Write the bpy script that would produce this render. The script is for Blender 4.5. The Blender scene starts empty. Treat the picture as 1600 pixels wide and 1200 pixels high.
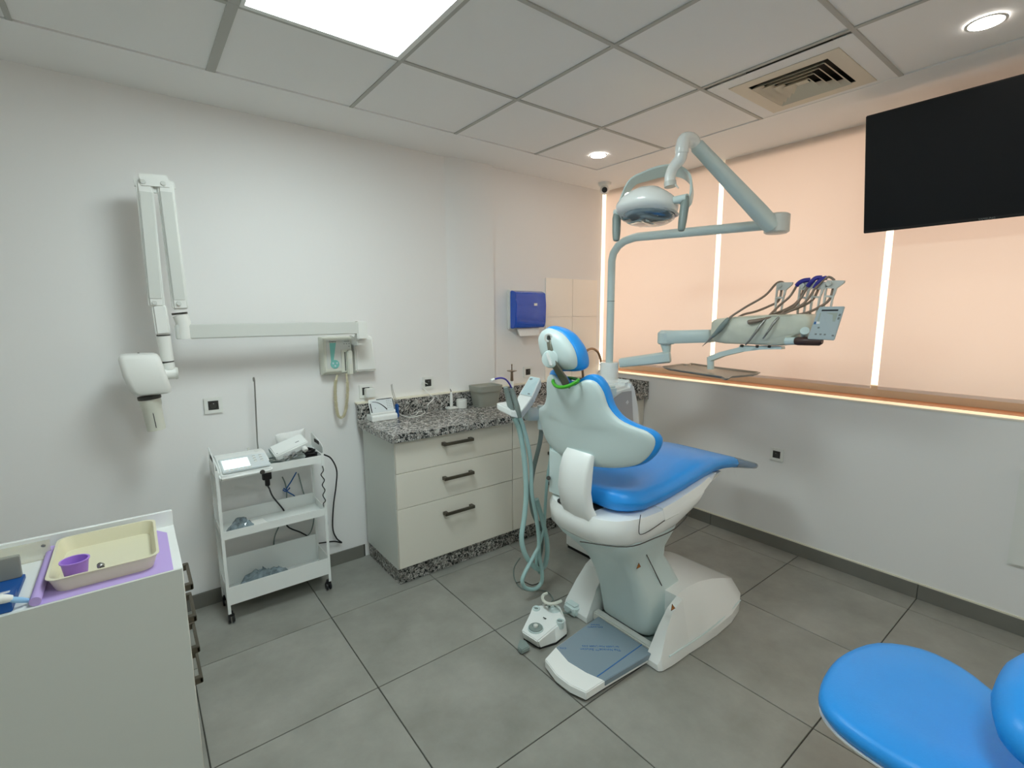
import bpy, bmesh, math, random
from mathutils import Vector, Matrix, Euler

random.seed(7)
R = math.radians
PI = math.pi
scn = bpy.context.scene
COL = scn.collection

# ------------------------------------------------------------ camera, world, light, exposure
cam_data = bpy.data.cameras.new('camera')
cam = bpy.data.objects.new('camera', cam_data)
COL.objects.link(cam)
cam.location = (-3.2442, -2.9193, 1.5413)
cam.rotation_euler = (1.4272, 0.0044, -0.6612)
cam_data.sensor_width = 36.0
cam_data.lens = 36.0 * 762.63 / 1600
cam_data.clip_start = 0.02
scn.camera = cam

H = 2.555                     # ceiling height
SKY = 2.5
world = bpy.data.worlds.new('world')
scn.world = world
world.use_nodes = True
bg = world.node_tree.nodes['Background']
bg.inputs[0].default_value = (1.0, 0.79, 0.56, 1)
bg.inputs[1].default_value = SKY
PANEL_STRENGTH = 20.0
PANEL_COLOR = (0.87, 1.0, 1.0)
SPOT_STRENGTH = 40.0
SPOT_COLOR = (1.0, 0.93, 0.86)
scn.view_settings.view_transform = 'Standard'
scn.view_settings.look = 'None'
scn.view_settings.gamma = 1
scn.view_settings.use_curve_mapping = False
scn.view_settings.exposure = 0.22
scn.cycles.use_denoising = True
scn.cycles.max_bounces = 10
scn.cycles.diffuse_bounces = 6
scn.cycles.transparent_max_bounces = 12
scn.cycles.sample_clamp_indirect = 6

# ------------------------------------------------------------ materials
def lin(c):
    return tuple(((v / 255) / 12.92 if v / 255 <= 0.04045 else ((v / 255 + 0.055) / 1.055) ** 2.4) for v in c)

def mat(name, rgb, rough=0.5, metal=0.0, coat=0.0, bump=0.0, bscale=40.0, alpha=1.0, trans=0.0,
        vary=0.0, vscale=3.0, emit=None, estr=0.0, spec=0.5, detail=3.0):
    m = bpy.data.materials.new(name)
    m.use_nodes = True
    nt = m.node_tree
    b = nt.nodes['Principled BSDF']
    c = lin(rgb)
    b.inputs['Base Color'].default_value = (*c, 1)
    b.inputs['Roughness'].default_value = rough
    b.inputs['Metallic'].default_value = metal
    b.inputs['Coat Weight'].default_value = coat
    b.inputs['Coat Roughness'].default_value = 0.08
    b.inputs['Alpha'].default_value = alpha
    b.inputs['Transmission Weight'].default_value = trans
    b.inputs['Specular IOR Level'].default_value = spec
    if emit:
        b.inputs['Emission Color'].default_value = (*lin(emit), 1)
        b.inputs['Emission Strength'].default_value = estr
    if bump or vary:
        tc = nt.nodes.new('ShaderNodeTexCoord')
        if vary:
            n = nt.nodes.new('ShaderNodeTexNoise')
            n.inputs['Scale'].default_value = vscale
            n.inputs['Detail'].default_value = detail
            nt.links.new(tc.outputs['Object'], n.inputs['Vector'])
            r = nt.nodes.new('ShaderNodeValToRGB')
            r.color_ramp.elements[0].position = 0.3
            r.color_ramp.elements[1].position = 0.7
            r.color_ramp.elements[0].color = (*[v * (1 - vary) for v in c], 1)
            r.color_ramp.elements[1].color = (*[min(1, v * (1 + vary)) for v in c], 1)
            nt.links.new(n.outputs['Fac'], r.inputs['Fac'])
            nt.links.new(r.outputs['Color'], b.inputs['Base Color'])
        if bump:
            n2 = nt.nodes.new('ShaderNodeTexNoise')
            n2.inputs['Scale'].default_value = bscale
            n2.inputs['Detail'].default_value = 2.0
            nt.links.new(tc.outputs['Object'], n2.inputs['Vector'])
            bp = nt.nodes.new('ShaderNodeBump')
            bp.inputs['Strength'].default_value = bump
            bp.inputs['Distance'].default_value = 0.004
            nt.links.new(n2.outputs['Fac'], bp.inputs['Height'])
            nt.links.new(bp.outputs['Normal'], b.inputs['Normal'])
    return m

WALL = mat('wall_paint', (234, 234, 233), 0.6, bump=0.05, bscale=60)
CEIL = mat('ceiling_gypsum', (238, 238, 236), 0.85)
PANELM = mat('ceiling_panel_white', (236, 236, 234), 0.9, bump=0.03, bscale=90)
BARM = mat('ceiling_bar_grey', (178, 178, 172), 0.6)
GROUT = mat('grout_dark', (70, 70, 64), 0.9)
SKIRT = mat('skirting_tile_grey', (112, 111, 104), 0.5, vary=0.10, vscale=4)
WHITE = mat('white_lacquer', (236, 240, 238), 0.22, coat=0.25)
WHITE2 = mat('white_plastic', (230, 232, 228), 0.38)
SHELLW = mat('cool_white_shell', (205, 222, 221), 0.35)
CREAMP = mat('aged_white_plastic', (214, 216, 204), 0.4)
GREYW = mat('grey_white_plastic', (208, 211, 206), 0.35)
CAB = mat('cabinet_cream', (226, 222, 210), 0.35)
CABSIDE = mat('cabinet_side', (205, 210, 204), 0.45)
BRONZE = mat('handle_bronze', (98, 92, 80), 0.35, metal=0.7)
BLUE = mat('blue_vinyl', (34, 150, 236), 0.38, bump=0.12, bscale=220, vary=0.03, vscale=6)
FOOTCOV = mat('clear_foot_cover_over_blue', (92, 126, 160), 0.25, coat=0.3)
TEAL = mat('pale_teal_hose', (170, 204, 202), 0.35)
GREYHOSE = mat('grey_hose', (112, 128, 124), 0.4)
GREYP = mat('grey_plastic', (132, 146, 142), 0.4)
TAUPE = mat('taupe_hose', (138, 122, 108), 0.4)
CHROME = mat('chrome', (210, 212, 214), 0.15, metal=1.0)
STEEL = mat('brushed_steel', (160, 160, 156), 0.35, metal=0.9)
BRASSY = mat('brushed_bronze_steel', (150, 132, 112), 0.3, metal=0.9)
BLACK = mat('black_plastic', (22, 22, 24), 0.4)
BLACKC = mat('black_cable', (18, 18, 20), 0.45)
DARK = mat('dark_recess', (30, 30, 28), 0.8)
DARKB = mat('socket_dark', (58, 58, 54), 0.5)
SCREEN = mat('tv_screen_black', (10, 13, 18), 0.34, spec=0.3)
TVFRAME = mat('tv_frame_black', (12, 12, 13), 0.4)
GREEN = mat('green_silicone', (70, 172, 40), 0.4)
MARBLE = mat('painted_sill_white', (238, 232, 218), 0.5)
BROWN = mat('brown_sill_stone', (150, 104, 76), 0.45, vary=0.08, vscale=12)
FRAMEG = mat('window_frame_grey', (176, 168, 156), 0.5)
TOWELBLUE = mat('translucent_blue_plastic', (20, 84, 196), 0.18, coat=0.4)
PAPER = mat('paper_white', (236, 236, 232), 0.8)
WTILE = mat('cream_wall_tile', (250, 245, 236), 0.2)
CAULK = mat('cream_caulk', (230, 226, 208), 0.7)
TRAYCR = mat('cream_enamel', (222, 218, 190), 0.3)
PURPLE = mat('lilac_paper', (186, 164, 222), 0.85)
CUPP = mat('purple_plastic_cup', (172, 128, 222), 0.35)
DBLUE = mat('box_blue', (8, 78, 150), 0.45)
BOXGREY = mat('taupe_grey_plastic', (150, 152, 142), 0.45)
SCR_ON = mat('lit_lcd', (225, 240, 238), 0.4, emit=(225, 245, 242), estr=0.9)
LCD = mat('grey_lcd', (172, 182, 172), 0.25)
PALEPAN = mat('pale_blue_membrane', (192, 214, 218), 0.35)
MINT = mat('mint_button', (120, 190, 182), 0.3)
INK = mat('ink_dark', (30, 34, 40), 0.6)
INKG = mat('ink_grey', (120, 126, 126), 0.6)
INKB = mat('ink_blue', (28, 96, 160), 0.5)
INKP = mat('silicone_indigo', (52, 48, 150), 0.4)
FILM = mat('blue_grey_protective_film', (128, 146, 158), 0.25, coat=0.2)
WARNO = mat('warning_orange', (196, 120, 40), 0.5)
BROWNH = mat('dark_brown_handle', (66, 44, 40), 0.4)
SLEEVE = mat('milky_barrier_sleeve', (214, 216, 200), 0.3, bump=0.5, bscale=22, vary=0.06, vscale=14)
BAGM = mat('clear_plastic_bag', (190, 204, 208), 0.12, alpha=0.45, bump=0.6, bscale=60)
BAGD = mat('plastic_bag_grey_contents', (128, 142, 148), 0.12, coat=0.6, vary=0.5, vscale=26, detail=5)
ROLLM = mat('soft_white_pouch', (226, 228, 226), 0.7, bump=0.4, bscale=30)
BUFF = mat('buff_coiled_cord', (206, 200, 170), 0.5)
CONP = mat('console_pale_panel', (214, 222, 224), 0.35)
REFL = mat('lamp_reflector', (190, 200, 206), 0.12, metal=0.9)
ALUT = mat('instrument_tray_metal', (150, 146, 136), 0.4, metal=0.3)
LBLUE = mat('light_blue_liquid_bottle', (120, 176, 214), 0.25)
DOORG = mat('unit_door_grey', (176, 174, 172), 0.45)
VENTM = mat('vent_cream', (216, 208, 190), 0.6)
SHADOWD = mat('vent_dark_inside', (60, 56, 48), 0.9)
GLASS = bpy.data.materials.new('window_glass')
GLASS.use_nodes = True
nt = GLASS.node_tree
nt.nodes.remove(nt.nodes['Principled BSDF'])
_t = nt.nodes.new('ShaderNodeBsdfTransparent'); _g = nt.nodes.new('ShaderNodeBsdfGlossy')
_g.inputs['Roughness'].default_value = 0.02
_m = nt.nodes.new('ShaderNodeMixShader'); _m.inputs[0].default_value = 0.06
nt.links.new(_t.outputs[0], _m.inputs[1]); nt.links.new(_g.outputs[0], _m.inputs[2])
nt.links.new(_m.outputs[0], nt.nodes['Material Output'].inputs['Surface'])

BLIND = bpy.data.materials.new('peach_blind_fabric')
BLIND.use_nodes = True
nt = BLIND.node_tree
nt.nodes.remove(nt.nodes['Principled BSDF'])
_d = nt.nodes.new('ShaderNodeBsdfDiffuse'); _d.inputs['Color'].default_value = (0.8, 0.72, 0.62, 1)
_r = nt.nodes.new('ShaderNodeBsdfTranslucent'); _r.inputs['Color'].default_value = (0.95, 0.81, 0.83, 1)
_m = nt.nodes.new('ShaderNodeMixShader'); _m.inputs[0].default_value = 0.285
nt.links.new(_d.outputs[0], _m.inputs[1]); nt.links.new(_r.outputs[0], _m.inputs[2])
nt.links.new(_m.outputs[0], nt.nodes['Material Output'].inputs['Surface'])

def emitter(name, col, s):
    m = bpy.data.materials.new(name); m.use_nodes = True
    n = m.node_tree; n.nodes.remove(n.nodes['Principled BSDF'])
    e = n.nodes.new('ShaderNodeEmission'); e.inputs[0].default_value = (*col, 1); e.inputs[1].default_value = s
    n.links.new(e.outputs[0], n.nodes['Material Output'].inputs['Surface'])
    return m
PANELLIT = emitter('led_panel_light', PANEL_COLOR, PANEL_STRENGTH)
SPOTLIT = emitter('led_spot_light', SPOT_COLOR, SPOT_STRENGTH)

# granite: black, grey and white grains
GRANITE = bpy.data.materials.new('speckled_granite')
GRANITE.use_nodes = True
nt = GRANITE.node_tree
b = nt.nodes['Principled BSDF']; b.inputs['Roughness'].default_value = 0.25
tc = nt.nodes.new('ShaderNodeTexCoord')
v1 = nt.nodes.new('ShaderNodeTexVoronoi'); v1.inputs['Scale'].default_value = 115
nz = nt.nodes.new('ShaderNodeTexNoise'); nz.inputs['Scale'].default_value = 60; nz.inputs['Detail'].default_value = 3
mx = nt.nodes.new('ShaderNodeMixRGB'); mx.inputs[0].default_value = 0.04
nt.links.new(tc.outputs['Object'], nz.inputs['Vector'])
nt.links.new(tc.outputs['Object'], mx.inputs[1]); nt.links.new(nz.outputs['Color'], mx.inputs[2])
nt.links.new(mx.outputs[0], v1.inputs['Vector'])
sp = nt.nodes.new('ShaderNodeSeparateColor'); nt.links.new(v1.outputs['Color'], sp.inputs[0])
cr = nt.nodes.new('ShaderNodeValToRGB'); cr.color_ramp.interpolation = 'CONSTANT'
els = cr.color_ramp.elements
els[0].position = 0; els[0].color = (0.02, 0.022, 0.022, 1)
els[1].position = 0.26; els[1].color = (0.13, 0.13, 0.12, 1)
for p_, c_ in ((0.45, (0.30, 0.295, 0.275, 1)), (0.68, (0.56, 0.55, 0.52, 1)), (0.88, (0.40, 0.36, 0.33, 1))):
    e = els.new(p_); e.color = c_
nt.links.new(sp.outputs[0], cr.inputs['Fac']); nt.links.new(cr.outputs['Color'], b.inputs['Base Color'])

# floor tile: cloudy grey porcelain, every tile shifted by its own random number
TILE = bpy.data.materials.new('grey_porcelain_tile')
TILE.use_nodes = True
nt = TILE.node_tree
b = nt.nodes['Principled BSDF']
oi = nt.nodes.new('ShaderNodeObjectInfo'); tc = nt.nodes.new('ShaderNodeTexCoord')
va = nt.nodes.new('ShaderNodeVectorMath'); va.operation = 'MULTIPLY_ADD'
va.inputs[1].default_value = (1, 1, 1)
cmb = nt.nodes.new('ShaderNodeCombineXYZ'); ml = nt.nodes.new('ShaderNodeMath'); ml.operation = 'MULTIPLY'; ml.inputs[1].default_value = 40
nt.links.new(oi.outputs['Random'], ml.inputs[0])
for k in range(3): nt.links.new(ml.outputs[0], cmb.inputs[k])
nt.links.new(tc.outputs['Object'], va.inputs[0]); nt.links.new(cmb.outputs[0], va.inputs[2])
n1 = nt.nodes.new('ShaderNodeTexNoise'); n1.inputs['Scale'].default_value = 3.2; n1.inputs['Detail'].default_value = 8; n1.inputs['Roughness'].default_value = 0.62
nt.links.new(va.outputs[0], n1.inputs['Vector'])
cr = nt.nodes.new('ShaderNodeValToRGB')
cr.color_ramp.elements[0].position = 0.3; cr.color_ramp.elements[0].color = (*lin((130, 130, 123)), 1)
cr.color_ramp.elements[1].position = 0.72; cr.color_ramp.elements[1].color = (*lin((158, 158, 151)), 1)
nt.links.new(n1.outputs['Fac'], cr.inputs['Fac']); nt.links.new(cr.outputs['Color'], b.inputs['Base Color'])
b.inputs['Roughness'].default_value = 0.42
b.inputs['Specular IOR Level'].default_value = 0.4
bp = nt.nodes.new('ShaderNodeBump'); bp.inputs['Strength'].default_value = 0.06; bp.inputs['Distance'].default_value = 0.003
n3 = nt.nodes.new('ShaderNodeTexNoise'); n3.inputs['Scale'].default_value = 60
nt.links.new(va.outputs[0], n3.inputs['Vector'])
nt.links.new(n3.outputs['Fac'], bp.inputs['Height']); nt.links.new(bp.outputs['Normal'], b.inputs['Normal'])

# ------------------------------------------------------------ mesh helpers
def V(p): return Vector(p)

class MB:
    def __init__(s): s.bm = bmesh.new()
    def _merge(s, t, M=None):
        if M is not None: t.transform(M)
        me = bpy.data.meshes.new('tmp'); t.to_mesh(me); t.free()
        s.bm.from_mesh(me); bpy.data.meshes.remove(me)
        return s
    def box(s, x0, x1, y0, y1, z0, z1, bev=0.0, seg=2, M=None):
        t = bmesh.new(); bmesh.ops.create_cube(t, size=1)
        for v in t.verts:
            v.co = Vector((x0 + (v.co.x + .5) * (x1 - x0), y0 + (v.co.y + .5) * (y1 - y0), z0 + (v.co.z + .5) * (z1 - z0)))
        if bev > 0:
            bmesh.ops.bevel(t, geom=list(t.edges), offset=bev, segments=seg, affect='EDGES', clamp_overlap=True)
        bmesh.ops.recalc_face_normals(t, faces=t.faces)
        return s._merge(t, M)
    def prism(s, pts, off, bev=0.0, seg=2, M=None):
        t = bmesh.new(); off = V(off)
        a = [t.verts.new(V(p)) for p in pts]; c = [t.verts.new(V(p) + off) for p in pts]
        t.faces.new(a); t.faces.new(list(reversed(c)))
        n = len(pts)
        for i in range(n): t.faces.new([a[(i + 1) % n], a[i], c[i], c[(i + 1) % n]])
        bmesh.ops.recalc_face_normals(t, faces=t.faces)
        if bev > 0:
            bmesh.ops.bevel(t, geom=list(t.edges), offset=bev, segments=seg, affect='EDGES', clamp_overlap=True)
        return s._merge(t, M)
    def loft(s, rings, cap=True, closed=True, M=None):
        t = bmesh.new()
        vs = [[t.verts.new(V(p)) for p in r] for r in rings]
        n = len(rings[0])
        for a, c in zip(vs, vs[1:]):
            for i in range(n if closed else n - 1):
                j = (i + 1) % n
                try: t.faces.new([a[i], a[j], c[j], c[i]])
                except ValueError: pass
        if cap and closed:
            t.faces.new(list(reversed(vs[0]))); t.faces.new(vs[-1])
        bmesh.ops.remove_doubles(t, verts=t.verts, dist=1e-6)
        bmesh.ops.recalc_face_normals(t, faces=t.faces)
        return s._merge(t, M)
    def tube(s, pts, r, n=10, sub=5, M=None, smooth=True, flat=None):
        pts = [V(p) for p in pts]
        rs = list(r) if isinstance(r, (list, tuple)) else [r] * len(pts)
        if smooth and len(pts) > 2:
            P2, R2 = [], []
            for i in range(len(pts) - 1):
                p0 = pts[max(i - 1, 0)]; p1 = pts[i]; p2 = pts[i + 1]; p3 = pts[min(i + 2, len(pts) - 1)]
                for k in range(sub):
                    u = k / sub
                    P2.append(0.5 * ((2 * p1) + (p2 - p0) * u + (2 * p0 - 5 * p1 + 4 * p2 - p3) * u * u + (3 * p1 - p0 - 3 * p2 + p3) * u ** 3))
                    R2.append(rs[i] + (rs[i + 1] - rs[i]) * u)
            P2.append(pts[-1]); R2.append(rs[-1]); pts, rs = P2, R2
        rings = []
        up = None
        for i, p in enumerate(pts):
            d = (pts[min(i + 1, len(pts) - 1)] - pts[max(i - 1, 0)])
            if d.length < 1e-9: d = Vector((0, 0, 1))
            d.normalize()
            if up is None:
                up = d.cross(Vector((0, 0, 1)))
                if up.length < 0.1: up = d.cross(Vector((0, 1, 0)))
                up.normalize()
            up = (up - d * up.dot(d)).normalized()
            w = d.cross(up)
            fx = flat if flat else 1.0
            rings.append([p + (up * math.cos(2 * PI * k / n) * fx + w * math.sin(2 * PI * k / n)) * rs[i] for k in range(n)])
        return s.loft(rings, M=M)
    def lathe(s, prof, c=(0, 0, 0), axis=(0, 0, 1), n=24, M=None, cap=True):
        ax = V(axis).normalized()
        u = ax.orthogonal().normalized(); w = ax.cross(u); c = V(c)
        rings = [[c + ax * z + (u * math.cos(2 * PI * k / n) + w * math.sin(2 * PI * k / n)) * max(r, 1e-4) for k in range(n)] for r, z in prof]
        return s.loft(rings, M=M, cap=cap)
    def ellip(s, c, rx, ry, rz, n=20, m=10, M=None):
        t = bmesh.new(); bmesh.ops.create_uvsphere(t, u_segments=n, v_segments=m, radius=1)
        for v in t.verts: v.co = Vector((c[0] + v.co.x * rx, c[1] + v.co.y * ry, c[2] + v.co.z * rz))
        return s._merge(t, M)
    def pillow(s, outline, center, prof, fmap):
        """outline: 2-D star-shaped loop; prof: list of (scale, depth); fmap(u, v, w) -> 3-D"""
        rings = []
        for sc_, w in prof:
            rings.append([fmap(center[0] + (u - center[0]) * sc_, center[1] + (v - center[1]) * sc_, w) for u, v in outline])
        return s.loft(rings)

def smooth_loop(pts, sub=4):
    out = []
    n = len(pts)
    for i in range(n):
        p0, p1, p2, p3 = pts[i - 1], pts[i], pts[(i + 1) % n], pts[(i + 2) % n]
        for k in range(sub):
            u = k / sub
            out.append(tuple(0.5 * ((2 * b) + (c - a) * u + (2 * a - 5 * b + 4 * c - d) * u * u + (3 * b - a - 3 * c + d) * u ** 3)
                             for a, b, c, d in zip(p0, p1, p2, p3)))
    return out

WORLD = {}
def wloc(o):
    return WORLD.get(o.name, Matrix.Identity(4))

def thing(name, label, cat, loc=(0, 0, 0), rot=(0, 0, 0), group=None):
    o = bpy.data.objects.new(name, None); COL.objects.link(o)
    o.empty_display_size = 0.1
    o.location = loc; o.rotation_euler = rot
    o['label'] = label; o['category'] = cat
    if group: o['group'] = group
    WORLD[o.name] = Matrix.Translation(Vector(loc)) @ Euler(rot).to_matrix().to_4x4()
    return o

def part(name, mb, m, parent=None, label=None, local=False, angle=38, kind=None):
    """link the mesh; coordinates are world ones unless local (then those of the parent)"""
    me = bpy.data.meshes.new(name)
    bm = mb.bm
    if parent is not None and not local:
        bm.transform(wloc(parent).inverted())
    bm.to_mesh(me); bm.free()
    me.materials.append(m)
    me.shade_smooth(); me.set_sharp_from_angle(angle=R(angle))
    o = bpy.data.objects.new(name, me); COL.objects.link(o)
    if parent is not None:
        o.parent = parent
        WORLD[o.name] = wloc(parent)
    if label: o['label'] = label
    if kind: o['kind'] = kind
    return o

def single(name, mb, m, label, cat, group=None, loc=None, angle=38):
    """a thing that is one mesh; its origin is moved to loc"""
    if loc is not None:
        mb.bm.transform(Matrix.Translation(-Vector(loc)))
    o = part(name, mb, m, angle=angle)
    if loc is not None:
        o.location = loc; WORLD[o.name] = Matrix.Translation(Vector(loc))
    o['label'] = label; o['category'] = cat
    if group: o['group'] = group
    return o

def struct(name, mb, m, parent=None, label=None):
    o = part(name, mb, m, parent)
    if parent is None: o['kind'] = 'structure'
    if label: o['label'] = label
    return o

def text(body, size, M, m, parent, name='lettering', depth=0.0004, align='CENTER', label=None):
    cu = bpy.data.curves.new(name, 'FONT'); cu.body = body; cu.size = size
    cu.align_x = align; cu.align_y = 'CENTER'; cu.extrude = depth; cu.resolution_u = 2
    t = bpy.data.objects.new('tmp_text', cu); COL.objects.link(t)
    bpy.context.view_layer.update()
    dg = bpy.context.evaluated_depsgraph_get()
    me = bpy.data.meshes.new_from_object(t.evaluated_get(dg))
    bpy.data.objects.remove(t); bpy.data.curves.remove(cu)
    mb = MB(); mb.bm.from_mesh(me); bpy.data.meshes.remove(me)
    mb.bm.transform(M)
    return part(name, mb, m, parent, label)

def frame(o, x, y):
    """matrix from origin, x direction, approximate y direction"""
    x = V(x).normalized(); z = x.cross(V(y)).normalized(); y = z.cross(x)
    M = Matrix((x, y, z)).transposed().to_4x4(); M.translation = V(o)
    return M

def lerp(a, b, t): return V(a) + (V(b) - V(a)) * t

# ------------------------------------------------------------ room shell
XL, YF = -4.65, -4.70         # far ends of the room behind / left of the camera
gx0, gy0 = -0.1637, -0.5253   # floor joints
floor = struct('floor', MB().box(XL, 0, YF, 0, -0.05, -0.004), GROUT)
full = None
S = 0.6; G = 0.0022
xs = [0.0] + [gx0 - S * k for k in range(0, 8)] + [XL]
ys = [0.0] + [gy0 - S * k for k in range(0, 7)] + [YF]
for i in range(len(xs) - 1):
    for j in range(len(ys) - 1):
        x1, x0 = xs[i] - G, xs[i + 1] + G
        y1, y0 = ys[j] - G, ys[j + 1] + G
        if x1 - x0 < 0.02 or y1 - y0 < 0.02: continue
        cx, cy = (x0 + x1) / 2, (y0 + y1) / 2
        isfull = abs((x1 - x0) - (S - 2 * G)) < 1e-3 and abs((y1 - y0) - (S - 2 * G)) < 1e-3
        if isfull and full is not None:
            t = full.copy(); COL.objects.link(t)
        else:
            mb = MB().box(x0 - cx, x1 - cx, y0 - cy, y1 - cy, -0.008, 0.0, bev=0.0012, seg=1)
            t = part('floor_tile', mb, TILE, floor, local=True)
            if isfull: full = t
        t.parent = floor; t.location = (cx, cy, 0)

# the wall with the x-ray arm; it steps forward as a shallow pier behind the counter
mb = MB().box(XL, 0, 0, 0.15, -0.05, H + 0.1)
wl = struct('wall_left', mb, WALL)
mb = MB().prism([(-1.53, 0.001, 0), (-1.455, -0.03, 0), (-1.16, -0.03, 0), (-1.14, 0.001, 0)], (0, 0, H))
part('pier', mb, WALL, wl)
struct('wall_right', MB().box(0, 0.28, YF, 0, -0.05, 1.030), WALL)
struct('wall_front', MB().box(XL, 0.28, YF - 0.15, YF, -0.05, H + 0.1), WALL)
struct('wall_back', MB().box(XL - 0.15, XL, YF, 0.15, -0.05, H + 0.1), WALL)

# skirting tiles
bl = struct('baseboard_left', MB().box(XL, -2.18, -0.004, 0, 0, 0.079), GROUT)
x = -2.19
while x > XL + 0.05:
    x2 = max(x - 0.6, XL)
    part('skirting_tile', MB().box(x2 + .001, x - .001, -0.011, -0.0035, 0, 0.081, bev=0.001, seg=1), SKIRT, bl)
    x = x2
br = struct('baseboard_right', MB().box(-0.004, 0, YF, -0.50, 0, 0.079), GROUT)
for y1, y0 in ((-0.505, -1.125), (-1.125, -2.325), (-2.325, -3.525), (-3.525, YF)):
    part('skirting_tile', MB().box(-0.011, -0.0035, y0 + .0015, y1 - .0015, 0, 0.081, bev=0.001, seg=1), SKIRT, br)
struct('trim_1', MB().box(-0.006, 0, YF, -0.50, 0.081, 0.089), CAULK)

# ceiling: gypsum border around a 60 cm grid
GX1, GY1 = -0.4962, -0.3858
kx = [GX1, -1.0783, -1.6783, -2.2783, -2.8783, -3.4783, -4.0783]
ky = [GY1, -0.9526, -1.5526, -2.1526, -2.7526, -3.3526, -3.9526]
mb = MB()
mb.box(XL, 0.28, GY1, 0, H, H + 0.05)
mb.box(GX1, 0.28, YF, GY1, H, H + 0.05)
mb.box(XL, GX1, YF, ky[-1], H, H + 0.05)
mb.box(XL, kx[-1], ky[-1], GY1, H, H + 0.05)
mb.box(XL - .1, 0.28, YF - .1, 0.1, H + 0.14, H + 0.16)
ceil = struct('ceiling', mb, CEIL)
LITS = [(3, 1), (3, 4)]       # grid cells with LED panels
VENT = (0, 2)
pan = None
for i in range(len(kx) - 1):
    for j in range(len(ky) - 1):
        if (i, j) in LITS or (i, j) == VENT: continue
        x1, x0, y1, y0 = kx[i], kx[i + 1], ky[j], ky[j + 1]
        part('ceiling_panel', MB().box(x0 + .006, x1 - .006, y0 + .006, y1 - .006, H + 0.004, H + 0.018, bev=.002, seg=1), PANELM, ceil)
for i, x in enumerate(kx):
    if i in (0, len(kx) - 1):
        continue
    w = 0.017 if i == 4 else 0.0085
    part('ceiling_bar', MB().box(x - w, x + w, ky[-1], GY1, H - 0.0005, H + 0.006), BARM, ceil)
for j, y in enumerate(ky):
    if j in (0, len(ky) - 1):
        continue
    part('ceiling_bar', MB().box(kx[-1], GX1, y - .0085, y + .0085, H - 0.0008, H + 0.006), BARM, ceil)
part('ceiling_bar', MB().box(kx[-1], kx[-1] + .012, ky[-1], GY1, H - 0.0003, H + 0.006), BARM, ceil)
part('ceiling_bar', MB().box(kx[-1], GX1, ky[-1], ky[-1] + .012, H - 0.0003, H + 0.006), BARM, ceil)

def led_panel(i, j, label):
    x1, x0, y1, y0 = kx[i], kx[i + 1], ky[j], ky[j + 1]
    t = thing('ceiling_light', label, 'ceiling light', ((x0 + x1) / 2, (y0 + y1) / 2, H))
    f = 0.030
    mb = MB()
    z0, z1 = H - 0.004, H + 0.02
    mb.box(x0 + .017, x0 + f, y0 + .01, y1 - .01, z0, z1); mb.box(x1 - f, x1 - .01, y0 + .01, y1 - .01, z0, z1)
    mb.box(x0 + f, x1 - f, y0 + .01, y0 + f, z0, z1); mb.box(x0 + f, x1 - f, y1 - f, y1 - .01, z0, z1)
    part('frame', mb, WHITE2, t)
    part('diffuser', MB().box(x0 + f, x1 - f, y0 + f, y1 - f, H + 0.002, H + 0.01), PANELLIT, t)
led_panel(3, 1, 'square glowing LED panel in the ceiling grid, top left of the picture')
led_panel(3, 4, 'square glowing LED panel in the ceiling grid behind the viewer')

def downlight(x, y, label):
    t = thing('downlight', label, 'downlight', (x, y, H), group='round downlights in the ceiling border')
    part('trim_ring', MB().lathe([(0.058, 0.0), (0.058, -0.0025), (0.049, -0.003), (0.048, -0.0005)], (x, y, H), n=32, cap=False), WHITE2, t)
    part('lens', MB().lathe([(0.0, 0.0), (0.0475, 0.0), (0.0475, -0.0026), (0.0, -0.003)], (x, y, H), n=32, cap=False), SPOTLIT, t)
downlight(-0.738, -0.62, 'small round downlight near the corner, above the camera dome')
downlight(-0.750, -2.458, 'round downlight at the top right, above the television')

# air vent
x1, x0, y1, y0 = kx[0], kx[1], ky[2], ky[3]
t = thing('air_vent', 'square cream ceiling air vent with four nested louvre frames', 'air vent', ((x0 + x1) / 2, (y0 + y1) / 2, H))
cx, cy = -0.755, -1.8526
def ringframe(mb, ho, hi, zo, zi, th=0.002):
    rings = []
    for h, z in ((ho, zo), (hi, zi), (hi, zi + th), (ho, zo + th)):
        rings.append([(cx + a * h, cy + b * h, z) for a, b in ((1, 1), (-1, 1), (-1, -1), (1, -1))])
    rings.append(rings[0])
    return mb.loft(rings, cap=False)
mb = MB(); z = H
ringframe(mb, 0.2905, 0.2225, H + .002, H + .002, 0.002)
part('panel', mb, PANELM, t)
mb = MB(); ringframe(mb, 0.222, 0.162, H - .001, H + .001, 0.003)
part('outer_frame', mb, VENTM, t)
mb = MB().box(cx - .17, cx + .17, cy - .17, cy + .17, H + .070, H + .074)
for a_ in (-1, 1):
    mb.box(min(cx + a_ * .168, cx + a_ * .172), max(cx + a_ * .168, cx + a_ * .172), cy - .17, cy + .17, H + .005, H + .071)
    mb.box(cx - .17, cx + .17, min(cy + a_ * .168, cy + a_ * .172), max(cy + a_ * .168, cy + a_ * .172), H + .005, H + .071)
part('duct', mb, SHADOWD, t)
for h in (0.150, 0.118, 0.086, 0.054):
    mb = MB(); ringframe(mb, h, h - 0.025, H - .008, H + .014, 0.0018)
    part('louvre', mb, VENTM, t)
part('centre_plate', MB().box(cx - .024, cx + .024, cy - .024, cy + .024, H + .010, H + .012), VENTM, t)

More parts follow.
